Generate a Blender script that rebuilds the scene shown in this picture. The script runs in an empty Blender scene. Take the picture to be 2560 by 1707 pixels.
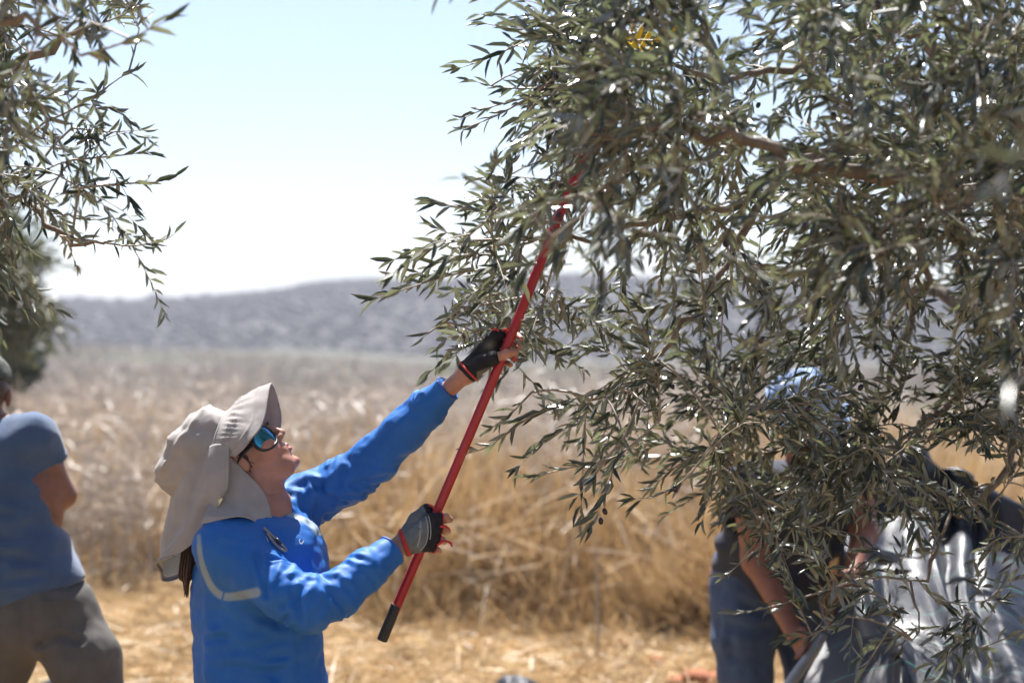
import bpy, bmesh, math, random
import numpy as np
from mathutils import Vector, Matrix

random.seed(7)
rng = np.random.default_rng(11)
scene = bpy.context.scene
col = scene.collection

# ------------------------------------------------------------------ camera
CAM_Z = 1.75
FPX = 50.0 / 36.0 * 2560.0           # focal length in photograph pixels
cam_data = bpy.data.cameras.new("camera")
cam_data.lens = 50.0
cam_data.sensor_width = 36.0
cam_data.clip_start = 0.05
cam_data.clip_end = 3000.0
cam_data.dof.use_dof = True
cam_data.dof.focus_distance = 3.58
cam_data.dof.aperture_fstop = 1.7
cam = bpy.data.objects.new("camera", cam_data)
cam.location = (0, 0, CAM_Z)
cam.rotation_euler = (math.radians(90), 0, 0)
col.objects.link(cam)
scene.camera = cam

# ------------------------------------------------------------------ sky, sun, exposure
SUN_EL = math.radians(61)
SUN_AZ = math.radians(-9)           # measured from +Y (into the picture), negative is to the left
world = bpy.data.worlds.new("World")
scene.world = world
world.use_nodes = True
wn = world.node_tree.nodes
sky = wn.new("ShaderNodeTexSky")
sky.sky_type = 'NISHITA'
sky.sun_disc = False
sky.sun_elevation = SUN_EL
sky.sun_rotation = SUN_AZ
sky.altitude = 200
sky.air_density = 1.0
sky.dust_density = 1.7
sky.ozone_density = 2.6
world.node_tree.links.new(sky.outputs[0], wn["Background"].inputs[0])
wn["Background"].inputs[1].default_value = 0.058

sun_data = bpy.data.lights.new("sun", 'SUN')
sun_data.energy = 5.0
sun_data.angle = math.radians(0.5)
sun_data.color = (1.0, 0.965, 0.92)
sun = bpy.data.objects.new("sun", sun_data)
sdir = Vector((math.sin(SUN_AZ) * math.cos(SUN_EL), math.cos(SUN_AZ) * math.cos(SUN_EL), math.sin(SUN_EL)))
sun.rotation_euler = (-sdir).to_track_quat('-Z', 'Y').to_euler()
sun.location = (0, 0, 30)
col.objects.link(sun)

vs = scene.view_settings
vs.view_transform = 'Standard'
vs.look = 'None'
vs.gamma = 1.0
vs.use_curve_mapping = False
vs.exposure = 1.55
scene.cycles.use_denoising = True
scene.cycles.use_adaptive_sampling = True
scene.cycles.adaptive_threshold = 0.02
scene.cycles.max_bounces = 8
scene.cycles.transparent_max_bounces = 8
scene.cycles.sample_clamp_indirect = 8.0

# ------------------------------------------------------------------ helpers
def P(u, v, Y):
    """world point seen at photograph pixel (u, v) at distance Y"""
    return np.array([(u - 1280.0) / FPX * Y, Y, CAM_Z - (v - 853.5) / FPX * Y])

def norm(a):
    a = np.asarray(a, float)
    n = np.linalg.norm(a, axis=-1, keepdims=True)
    return a / np.maximum(n, 1e-9)

def mesh_np(name, verts, faces, smooth=True):
    me = bpy.data.meshes.new(name)
    verts = np.asarray(verts, np.float32)
    faces = np.asarray(faces, np.int32)
    nv, nf, k = len(verts), len(faces), faces.shape[1]
    me.vertices.add(nv)
    me.vertices.foreach_set("co", verts.ravel())
    me.loops.add(nf * k)
    me.loops.foreach_set("vertex_index", faces.ravel())
    me.polygons.add(nf)
    me.polygons.foreach_set("loop_start", np.arange(0, nf * k, k, dtype=np.int32))
    me.polygons.foreach_set("loop_total", np.full(nf, k, np.int32))
    if smooth:
        me.polygons.foreach_set("use_smooth", np.ones(nf, bool))
    me.update(calc_edges=True)
    return me

def set_col(me, cols, name="Col"):
    cols = np.asarray(cols, np.float32)
    if cols.shape[1] == 3:
        cols = np.concatenate([cols, np.ones((len(cols), 1), np.float32)], 1)
    a = me.color_attributes.new(name, 'FLOAT_COLOR', 'POINT')
    a.data.foreach_set("color", cols.ravel())

def link(name, me, mat=None, parent=None):
    o = bpy.data.objects.new(name, me)
    if mat is not None and me is not None and len(me.materials) == 0:
        me.materials.append(mat)
    col.objects.link(o)
    if parent is not None:
        o.parent = parent
        o.matrix_parent_inverse = Matrix.Translation(-Vector(parent.location))
    return o

def tag(o, label=None, cat=None, group=None, kind=None):
    if label: o["label"] = label
    if cat: o["category"] = cat
    if group: o["group"] = group
    if kind: o["kind"] = kind
    return o

def empty(name, loc):
    o = bpy.data.objects.new(name, None)
    o.location = tuple(float(x) for x in loc)
    o.empty_display_size = 0.1
    col.objects.link(o)
    return o

class MB:
    """collects verts and faces (tris padded to quads are avoided: lists of tuples)"""
    def __init__(self):
        self.v = []; self.f = []
    def add(self, v, f):
        o = len(self.v)
        self.v.extend([tuple(map(float, p)) for p in v])
        self.f.extend([tuple(i + o for i in q) for q in f])
    def build(self, name, mat, parent=None, smooth=True):
        me = bpy.data.meshes.new(name)
        me.from_pydata(self.v, [], self.f)
        if smooth:
            me.polygons.foreach_set("use_smooth", np.ones(len(me.polygons), bool))
        me.update()
        return link(name, me, mat, parent)

def resample(pts, n):
    """Catmull-Rom through pts (any dimension), n samples"""
    p = np.asarray(pts, float)
    if len(p) == 2:
        t = np.linspace(0, 1, n)[:, None]
        return p[0] * (1 - t) + p[1] * t
    q = np.vstack([2 * p[0] - p[1], p, 2 * p[-1] - p[-2]])
    m = len(p) - 1
    ts = np.linspace(0, m, n)
    i = np.minimum(ts.astype(int), m - 1)
    t = (ts - i)[:, None]
    a, b, c, d = q[i], q[i + 1], q[i + 2], q[i + 3]
    return 0.5 * ((2 * b) + (-a + c) * t + (2 * a - 5 * b + 4 * c - d) * t * t + (-a + 3 * b - 3 * c + d) * t ** 3)

def tube(pts, rad, sides=8, cap=True, flat=1.0, up=None):
    """tube round a polyline; returns verts, faces"""
    pts = np.asarray(pts, float)
    n = len(pts)
    rad = np.broadcast_to(np.asarray(rad, float), (n,))
    T = norm(np.gradient(pts, axis=0))
    ref = np.array(up if up is not None else ([0, 0, 1] if abs(T[0][2]) < 0.9 else [1, 0, 0]), float)
    N = np.zeros_like(pts)
    c = ref - T[0] * ref.dot(T[0])
    N[0] = c / np.linalg.norm(c)
    for i in range(1, n):
        c = N[i - 1] - T[i] * N[i - 1].dot(T[i])
        l = np.linalg.norm(c)
        N[i] = c / l if l > 1e-6 else N[i - 1]
    B = np.cross(T, N)
    ang = np.linspace(0, 2 * math.pi, sides, endpoint=False)
    ring = (np.cos(ang)[None, :, None] * N[:, None, :] + flat * np.sin(ang)[None, :, None] * B[:, None, :])
    v = (pts[:, None, :] + ring * rad[:, None, None]).reshape(-1, 3)
    f = []
    for i in range(n - 1):
        for j in range(sides):
            a = i * sides + j; b = i * sides + (j + 1) % sides
            f.append((a, b, b + sides, a + sides))
    if cap:
        f.append(tuple(range(sides - 1, -1, -1)))
        f.append(tuple((n - 1) * sides + j for j in range(sides)))
    return v, f

def tube_obj(name, pts, rad, mat, parent=None, sides=12, flat=1.0, up=None, n=None, smooth=True):
    if n: 
        k = len(pts)
        rad = np.interp(np.linspace(0, 1, n), np.linspace(0, 1, k), np.broadcast_to(np.asarray(rad, float), (k,)))
        pts = resample(pts, n)
    m = MB(); m.add(*tube(pts, rad, sides, True, flat, up))
    return m.build(name, mat, parent, smooth)

# value noise used for shaping geometry
_perm = rng.random((64, 64, 64)).astype(np.float32)
def vnoise(p):
    p = np.asarray(p, float)
    i = np.floor(p).astype(int); f = p - i
    f = f * f * (3 - 2 * f)
    i &= 63; j = (i + 1) & 63
    x0, y0, z0 = i[..., 0], i[..., 1], i[..., 2]; x1, y1, z1 = j[..., 0], j[..., 1], j[..., 2]
    fx, fy, fz = f[..., 0], f[..., 1], f[..., 2]
    c = lambda a, b, t: a + (b - a) * t
    return c(c(c(_perm[x0, y0, z0], _perm[x1, y0, z0], fx), c(_perm[x0, y1, z0], _perm[x1, y1, z0], fx), fy),
             c(c(_perm[x0, y0, z1], _perm[x1, y0, z1], fx), c(_perm[x0, y1, z1], _perm[x1, y1, z1], fx), fy), fz) - 0.5
def ridged(p):
    return 0.5 - np.abs(vnoise(p)) * 2.2
def fbm(p, o=4):
    p = np.asarray(p, float); r = 0; a = 1.0
    for k in range(o):
        r = r + a * vnoise(p * 2 ** k + 13.7 * k); a *= 0.5
    return r

# ------------------------------------------------------------------ signed distance bodies -> mesh
class Body:
    def __init__(self): self.p = []
    def cone(self, a, b, ra, rb, k=0.02): self.p.append(('c', np.array(a, float), np.array(b, float), ra, rb, k)); return self
    def chain(self, pts, rads, k=0.02):
        for i in range(len(pts) - 1): self.cone(pts[i], pts[i + 1], rads[i], rads[i + 1], k)
        return self
    def ell(self, c, r, R=None, k=0.02): self.p.append(('e', np.array(c, float), np.array(r, float), np.eye(3) if R is None else np.array(R, float), k)); return self
    def sub(self, c, r, R=None, k=0.01): self.p.append(('s', np.array(c, float), np.array(r, float), np.eye(3) if R is None else np.array(R, float), k)); return self
    def cut(self, c, n, rad=9.0): self.p.append(('h', np.array(c, float), norm(n), rad)); return self    # removes what lies on the n side of c, within rad
    def mesh(self, h, axes=None, smooth=2):
        lo = np.full(3, 1e9); hi = -lo
        for q in self.p:
            if q[0] == 'c':
                for e, r in ((q[1], q[3]), (q[2], q[4])): lo = np.minimum(lo, e - r); hi = np.maximum(hi, e + r)
            elif q[0] == 'e':
                m = q[2].max(); lo = np.minimum(lo, q[1] - m); hi = np.maximum(hi, q[1] + m)
        lo -= 0.03; hi += 0.03
        ax = axes or [np.arange(lo[i], hi[i] + h, h, dtype=np.float32) for i in range(3)]
        F = np.full(tuple(len(a) for a in ax), 0.5, np.float32)
        def block(l, u):
            s = [slice(max(0, int(np.searchsorted(ax[i], l[i])) - 1), int(np.searchsorted(ax[i], u[i])) + 1) for i in range(3)]
            G = np.meshgrid(ax[0][s[0]], ax[1][s[1]], ax[2][s[2]], indexing='ij', sparse=True)
            return tuple(s), G
        def ellip(G, c, r, R):
            d = [G[i] - c[i] for i in range(3)]
            l = [R[k][0] * d[0] + R[k][1] * d[1] + R[k][2] * d[2] for k in range(3)]
            k0 = np.sqrt((l[0] / r[0]) ** 2 + (l[1] / r[1]) ** 2 + (l[2] / r[2]) ** 2)
            k1 = np.sqrt((l[0] / r[0] ** 2) ** 2 + (l[1] / r[1] ** 2) ** 2 + (l[2] / r[2] ** 2) ** 2)
            return k0 * (k0 - 1) / np.maximum(k1, 1e-5)
        def smin(a, b, k):
            hh = np.clip(0.5 + 0.5 * (b - a) / k, 0, 1)
            return b + (a - b) * hh - k * hh * (1 - hh)
        for q in self.p:
            if q[0] == 'c':
                _, a, b, ra, rb, k = q
                m = max(ra, rb) + 0.05
                s, G = block(np.minimum(a, b) - m, np.maximum(a, b) + m)
                ab = b - a; L2 = max(ab.dot(ab), 1e-9)
                t = np.clip(((G[0] - a[0]) * ab[0] + (G[1] - a[1]) * ab[1] + (G[2] - a[2]) * ab[2]) / L2, 0, 1)
                d = np.sqrt((G[0] - a[0] - t * ab[0]) ** 2 + (G[1] - a[1] - t * ab[1]) ** 2 + (G[2] - a[2] - t * ab[2]) ** 2) - (ra + (rb - ra) * t)
                F[s] = smin(F[s], d, k)
            elif q[0] == 'e':
                _, c, r, R, k = q
                m = r.max() + 0.05
                s, G = block(c - m, c + m)
                F[s] = smin(F[s], ellip(G, c, r, R), k)
            elif q[0] == 's':
                _, c, r, R, k = q
                m = r.max() + 0.02
                s, G = block(c - m, c + m)
                F[s] = -smin(-F[s], ellip(G, c, r, R), k)
            else:
                _, c, n, rad = q
                s, G = block(c - rad, c + rad)
                d = (G[0] - c[0]) * n[0] + (G[1] - c[1]) * n[1] + (G[2] - c[2]) * n[2]
                if rad < 5:
                    w = np.sqrt((G[0] - c[0]) ** 2 + (G[1] - c[1]) ** 2 + (G[2] - c[2]) ** 2) - rad
                    d = np.minimum(d, -w)
                F[s] = np.maximum(F[s], d)
        v, f = surface_nets(F, ax)
        for _ in range(smooth): v = laplace(v, f, 0.5)
        return v, f

def surface_nets(F, ax):
    S = F < 0
    nx, ny, nz = F.shape
    c = np.zeros((nx - 1, ny - 1, nz - 1), np.uint8)
    for dx in (0, 1):
        for dy in (0, 1):
            for dz in (0, 1):
                c += S[dx:nx - 1 + dx, dy:ny - 1 + dy, dz:nz - 1 + dz]
    I, J, K = np.nonzero((c > 0) & (c < 8))
    ids = np.full(c.shape, -1, np.int32); ids[I, J, K] = np.arange(len(I))
    acc = np.zeros((len(I), 3)); cnt = np.zeros(len(I))
    corners = [(0,0,0),(1,0,0),(0,1,0),(1,1,0),(0,0,1),(1,0,1),(0,1,1),(1,1,1)]
    for a in range(8):
        for b in range(a + 1, 8):
            A, B = corners[a], corners[b]
            if sum(abs(A[k] - B[k]) for k in range(3)) != 1: continue
            fa = F[I + A[0], J + A[1], K + A[2]]; fb = F[I + B[0], J + B[1], K + B[2]]
            m = (fa < 0) != (fb < 0)
            t = np.where(m, fa / np.where(m, fa - fb, 1), 0)
            pa = np.stack([ax[0][I + A[0]], ax[1][J + A[1]], ax[2][K + A[2]]], 1)
            pb = np.stack([ax[0][I + B[0]], ax[1][J + B[1]], ax[2][K + B[2]]], 1)
            acc += np.where(m[:, None], pa + (pb - pa) * t[:, None], 0); cnt += m
    V = acc / np.maximum(cnt, 1)[:, None]
    Q = []
    def quads(e, s0, w, order):
        a, b, cc = np.nonzero(e)
        f0 = s0[a, b, cc]
        q = np.stack([ids[tuple(x + d for x, d in zip((a, b, cc), o))] for o in order], 1)
        q = np.where(f0[:, None] ^ w, q, q[:, ::-1])
        Q.append(q)
    e = S[:-1, 1:-1, 1:-1] != S[1:, 1:-1, 1:-1]
    quads(e, S[:-1, 1:-1, 1:-1], False, [(0, 0, 0), (0, 1, 0), (0, 1, 1), (0, 0, 1)])
    e = S[1:-1, :-1, 1:-1] != S[1:-1, 1:, 1:-1]
    quads(e, S[1:-1, :-1, 1:-1], True, [(0, 0, 0), (1, 0, 0), (1, 0, 1), (0, 0, 1)])
    e = S[1:-1, 1:-1, :-1] != S[1:-1, 1:-1, 1:]
    quads(e, S[1:-1, 1:-1, :-1], False, [(0, 0, 0), (1, 0, 0), (1, 1, 0), (0, 1, 0)])
    return V, np.concatenate(Q)

def laplace(v, f, a):
    s = np.zeros_like(v); n = np.zeros(len(v))
    for i in range(4):
        p, q = f[:, i], f[:, (i + 1) % 4]
        for k in range(3):
            s[:, k] += np.bincount(p, v[q, k], len(v)) + np.bincount(q, v[p, k], len(v))
        n += np.bincount(p, minlength=len(v)) + np.bincount(q, minlength=len(v))
    return v + a * (s / np.maximum(n, 1)[:, None] - v)

def vnormals(v, f):
    d = np.cross(v[f[:, 2]] - v[f[:, 0]], v[f[:, 3]] - v[f[:, 1]])
    n = np.zeros_like(v)
    for i in range(4):
        for k in range(3): n[:, k] += np.bincount(f[:, i], d[:, k], len(v))
    return norm(n)

def seg_dist(v, pl):
    """distance of points v to polyline pl"""
    pl = np.asarray(pl, float); best = np.full(len(v), 9.0)
    for a, b in zip(pl[:-1], pl[1:]):
        ab = b - a
        t = np.clip((v - a) @ ab / max(ab @ ab, 1e-9), 0, 1)
        best = np.minimum(best, np.linalg.norm(v - a - t[:, None] * ab, axis=1))
    return best

def crease(v, n, lines, A, w0):
    """grooves (A > 0) with raised lips along polylines"""
    d = np.zeros(len(v))
    for i, pl in enumerate(lines):
        aa = A[i] if hasattr(A, '__len__') else A
        w = w0[i] if hasattr(w0, '__len__') else w0
        lo, hi = pl.min(0) - 4 * w, pl.max(0) + 4 * w
        m = np.all((v > lo) & (v < hi), axis=1)
        if not m.any(): continue
        r = seg_dist(v[m], pl) / w
        d[m] += -aa * np.exp(-r * r) + 0.6 * aa * np.exp(-((r - 1.9) / 0.9) ** 2)
    return v + n * d[:, None]

# ------------------------------------------------------------------ materials
def mat_new(name):
    m = bpy.data.materials.new(name); m.use_nodes = True
    return m, m.node_tree.nodes, m.node_tree.links, m.node_tree.nodes["Principled BSDF"]

def mat_noise(name, c1, c2, scale=20, rough=0.8, bump=0.0, bscale=None, spec=0.5, metal=0.0, detail=4, sheen=0.0, coords='Object', bdist=0.01):
    m, N, L, b = mat_new(name)
    tc = N.new("ShaderNodeTexCoord")
    n = N.new("ShaderNodeTexNoise"); n.inputs["Scale"].default_value = scale; n.inputs["Detail"].default_value = detail
    L.new(tc.outputs[coords], n.inputs["Vector"])
    r = N.new("ShaderNodeValToRGB")
    r.color_ramp.elements[0].position = 0.3; r.color_ramp.elements[1].position = 0.7
    r.color_ramp.elements[0].color = (*c1, 1); r.color_ramp.elements[1].color = (*c2, 1)
    L.new(n.outputs["Fac"], r.inputs[0]); L.new(r.outputs[0], b.inputs["Base Color"])
    b.inputs["Roughness"].default_value = rough
    b.inputs["Specular IOR Level"].default_value = spec
    b.inputs["Metallic"].default_value = metal
    if sheen: b.inputs["Sheen Weight"].default_value = sheen
    if bump:
        n2 = N.new("ShaderNodeTexNoise"); n2.inputs["Scale"].default_value = bscale or scale * 4; n2.inputs["Detail"].default_value = 3
        L.new(tc.outputs[coords], n2.inputs["Vector"])
        bp = N.new("ShaderNodeBump"); bp.inputs["Strength"].default_value = bump; bp.inputs["Distance"].default_value = bdist
        L.new(n2.outputs["Fac"], bp.inputs["Height"]); L.new(bp.outputs[0], b.inputs["Normal"])
    return m

def mat_attr(name, rough=0.7, spec=0.4, trans=0.0, bump=0.0, bscale=60, sss=0.0, sheen=0.0, var=0.15, vscale=12, bdist=0.005):
    """colour from the mesh's own colour attribute, broken up by noise"""
    m, N, L, b = mat_new(name)
    a = N.new("ShaderNodeAttribute"); a.attribute_name = "Col"
    tc = N.new("ShaderNodeTexCoord")
    n = N.new("ShaderNodeTexNoise"); n.inputs["Scale"].default_value = vscale; n.inputs["Detail"].default_value = 5
    L.new(tc.outputs["Object"], n.inputs["Vector"])
    mr = N.new("ShaderNodeMapRange"); mr.inputs["From Min"].default_value = 0.25; mr.inputs["From Max"].default_value = 0.75
    mr.inputs["To Min"].default_value = 1 - var; mr.inputs["To Max"].default_value = 1 + var
    L.new(n.outputs["Fac"], mr.inputs["Value"])
    mx = N.new("ShaderNodeVectorMath"); mx.operation = 'SCALE'
    L.new(a.outputs["Color"], mx.inputs[0]); L.new(mr.outputs[0], mx.inputs["Scale"])
    L.new(mx.outputs[0], b.inputs["Base Color"])
    b.inputs["Roughness"].default_value = rough; b.inputs["Specular IOR Level"].default_value = spec
    if sss:
        b.inputs["Subsurface Weight"].default_value = sss
        b.inputs["Subsurface Radius"].default_value = (0.012, 0.005, 0.003)
        b.inputs["Subsurface Scale"].default_value = 0.4
    if sheen: b.inputs["Sheen Weight"].default_value = sheen
    if bump:
        n2 = N.new("ShaderNodeTexNoise"); n2.inputs["Scale"].default_value = bscale; n2.inputs["Detail"].default_value = 4
        L.new(tc.outputs["Object"], n2.inputs["Vector"])
        bp = N.new("ShaderNodeBump"); bp.inputs["Strength"].default_value = bump; bp.inputs["Distance"].default_value = bdist
        L.new(n2.outputs["Fac"], bp.inputs["Height"]); L.new(bp.outputs[0], b.inputs["Normal"])
    if trans:
        out = N["Material Output"]
        t = N.new("ShaderNodeBsdfTranslucent"); L.new(mx.outputs[0], t.inputs["Color"])
        ms = N.new("ShaderNodeMixShader"); ms.inputs[0].default_value = trans
        L.new(b.outputs[0], ms.inputs[1]); L.new(t.outputs[0], ms.inputs[2]); L.new(ms.outputs[0], out.inputs["Surface"])
    return m

def mat_leaf(name, top, under, rough, trans):
    m, N, L, b = mat_new(name)
    g = N.new("ShaderNodeNewGeometry")
    a = N.new("ShaderNodeAttribute"); a.attribute_name = "Col"
    oi = N.new("ShaderNodeObjectInfo")
    tc = N.new("ShaderNodeTexCoord")
    n = N.new("ShaderNodeTexNoise"); n.inputs["Scale"].default_value = 25
    L.new(g.outputs["Position"], n.inputs["Vector"])
    mx = N.new("ShaderNodeMix"); mx.data_type = 'RGBA'
    mx.inputs["A"].default_value = (*top, 1); mx.inputs["B"].default_value = (*under, 1)
    L.new(g.outputs["Backfacing"], mx.inputs["Factor"])
    mr = N.new("ShaderNodeMapRange"); mr.inputs["From Min"].default_value = 0.25; mr.inputs["From Max"].default_value = 0.75
    mr.inputs["To Min"].default_value = 0.6; mr.inputs["To Max"].default_value = 1.45
    L.new(n.outputs["Fac"], mr.inputs["Value"])
    sc = N.new("ShaderNodeVectorMath"); sc.operation = 'SCALE'
    L.new(mx.outputs["Result"], sc.inputs[0]); L.new(mr.outputs[0], sc.inputs["Scale"])
    L.new(sc.outputs[0], b.inputs["Base Color"])
    b.inputs["Roughness"].default_value = rough
    b.inputs["Specular IOR Level"].default_value = 0.8
    t = N.new("ShaderNodeBsdfTranslucent")
    hs = N.new("ShaderNodeVectorMath"); hs.operation = 'MULTIPLY'; hs.inputs[1].default_value = (0.88, 1.02, 0.58)
    L.new(sc.outputs[0], hs.inputs[0]); L.new(hs.outputs[0], t.inputs["Color"])
    ms = N.new("ShaderNodeMixShader"); ms.inputs[0].default_value = trans
    L.new(b.outputs[0], ms.inputs[1]); L.new(t.outputs[0], ms.inputs[2]); L.new(ms.outputs[0], N["Material Output"].inputs["Surface"])
    return m

M = {}
M['leaf'] = mat_leaf('olive_leaf', (0.042, 0.054, 0.036), (0.20, 0.208, 0.175), 0.30, 0.22)
M['leaf_far'] = mat_leaf('far_leaf', (0.055, 0.07, 0.03), (0.15, 0.16, 0.10), 0.35, 0.2)
M['bark'] = mat_noise('olive_bark', (0.10, 0.075, 0.055), (0.24, 0.20, 0.16), 30, 0.85, 0.6, 90)
M['twig'] = mat_noise('olive_twig', (0.18, 0.15, 0.125), (0.32, 0.275, 0.23), 40, 0.6)
M['olive'] = mat_noise('ripe_olive', (0.008, 0.006, 0.012), (0.03, 0.02, 0.035), 60, 0.25)
M['grass'] = mat_attr('dry_grass', 0.45, 0.5, 0.32, var=0.25, vscale=3)
M['skin'] = mat_attr('skin', 0.44, 0.45, bump=0.25, bscale=260, sss=0.10, var=0.24, vscale=26, bdist=0.002)
M['shirt'] = mat_attr('blue_jersey', 0.6, 0.25, bump=0.10, bscale=380, sheen=0.0, var=0.10, vscale=9, bdist=0.002)
M['tee'] = mat_noise('blue_grey_cotton', (0.034, 0.072, 0.155), (0.052, 0.098, 0.195), 12, 0.9, 0.25, 240, sheen=0.3)
M['tee_dark'] = mat_noise('charcoal_cotton', (0.02, 0.024, 0.04), (0.035, 0.04, 0.06), 12, 0.9, 0.2, 200)
M['khaki'] = mat_noise('grey_brown_trousers', (0.075, 0.068, 0.063), (0.115, 0.104, 0.096), 14, 0.9, 0.3, 260)
M['denim'] = mat_noise('denim', (0.036, 0.062, 0.125), (0.065, 0.10, 0.18), 20, 0.85, 0.3, 300)
M['trouser'] = mat_noise('dark_trousers', (0.02, 0.02, 0.025), (0.035, 0.035, 0.04), 14, 0.9)
M['boot'] = mat_noise('leather_boot', (0.05, 0.035, 0.025), (0.09, 0.06, 0.04), 20, 0.6)
M['hat'] = mat_noise('beige_hat_cloth', (0.31, 0.282, 0.27), (0.38, 0.35, 0.335), 25, 0.85, 0.35, 420, sheen=0.2, bdist=0.003)
def add_trans(m, amt, c):
    N, L = m.node_tree.nodes, m.node_tree.links
    t = N.new("ShaderNodeBsdfTranslucent"); t.inputs["Color"].default_value = (*c, 1)
    ms = N.new("ShaderNodeMixShader"); ms.inputs[0].default_value = amt
    L.new(N["Principled BSDF"].outputs[0], ms.inputs[1]); L.new(t.outputs[0], ms.inputs[2]); L.new(ms.outputs[0], N["Material Output"].inputs["Surface"])
add_trans(M['hat'], 0.12, (0.45, 0.38, 0.30))
M['hat_lining'] = mat_noise('sunglow_lining', (0.72, 0.65, 0.42), (0.78, 0.72, 0.50), 25, 0.85, 0.2, 300)  # yellow brightened in the colour to stand for sun glowing through the flap
M['hat_trim'] = mat_noise('hat_binding', (0.20, 0.185, 0.175), (0.26, 0.24, 0.23), 40, 0.85)
M['cap'] = mat_noise('olive_green_cap', (0.06, 0.07, 0.06), (0.09, 0.10, 0.085), 30, 0.9)
M['blue_hat'] = mat_noise('light_blue_cotton', (0.28, 0.40, 0.66), (0.36, 0.50, 0.78), 18, 0.85)
M['hair'] = mat_noise('brown_hair', (0.02, 0.009, 0.005), (0.07, 0.028, 0.014), 90, 0.45, 0.4, 300)
M['frame'] = mat_noise('black_plastic', (0.008, 0.008, 0.01), (0.015, 0.015, 0.018), 40, 0.3)
M['glove_black'] = mat_noise('black_glove', (0.010, 0.010, 0.014), (0.022, 0.022, 0.028), 60, 0.8, 0.3, 500)
M['glove'] = mat_attr('glove_cloth', 0.8, 0.3, bump=0.3, bscale=500, var=0.2, vscale=60, bdist=0.002)
M['red_trim'] = mat_noise('red_binding', (0.45, 0.02, 0.02), (0.6, 0.05, 0.04), 90, 0.75, 0.4, 500)
M['white_print'] = mat_noise('white_print', (0.6, 0.6, 0.6), (0.7, 0.7, 0.7), 60, 0.6)
M['grey_print'] = mat_noise('grey_print', (0.40, 0.42, 0.43), (0.5, 0.52, 0.53), 60, 0.6)
M['red_pole'] = mat_noise('red_painted_pole', (0.30, 0.006, 0.014), (0.36, 0.009, 0.018), 14, 0.32, 0.06, 90)
M['pink_print'] = mat_noise('worn_pole_print', (0.45, 0.12, 0.10), (0.6, 0.3, 0.25), 200, 0.5)
M['grip'] = mat_noise('black_rubber', (0.012, 0.012, 0.013), (0.022, 0.022, 0.024), 40, 0.6, 0.3, 120)
M['yellow'] = mat_noise('yellow_plastic', (0.80, 0.50, 0.008), (0.88, 0.58, 0.012), 20, 0.35)
M['pipe'] = mat_noise('grey_plastic_pipe', (0.35, 0.37, 0.40), (0.45, 0.47, 0.5), 20, 0.45)
M['clod'] = mat_noise('red_earth', (0.22, 0.075, 0.035), (0.33, 0.13, 0.06), 12, 0.95, 0.8, 40)
M['scrub'] = mat_noise('grey_scrub', (0.030, 0.031, 0.029), (0.042, 0.042, 0.038), 0.6, 0.95, coords='Object')
M['bush'] = mat_leaf('dark_bush_leaf', (0.03, 0.05, 0.025), (0.06, 0.08, 0.045), 0.5, 0.15)

def mat_lens():
    m, N, L, b = mat_new('mirrored_lens')
    lw = N.new("ShaderNodeLayerWeight"); lw.inputs[0].default_value = 0.4
    r = N.new("ShaderNodeValToRGB")
    r.color_ramp.elements[0].color = (0.06, 0.30, 0.36, 1); r.color_ramp.elements[1].color = (0.07, 0.15, 0.55, 1)
    L.new(lw.outputs["Facing"], r.inputs[0]); L.new(r.outputs[0], b.inputs["Base Color"])
    b.inputs["Metallic"].default_value = 1.0; b.inputs["Roughness"].default_value = 0.04
    return m
M['lens'] = mat_lens()

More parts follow.
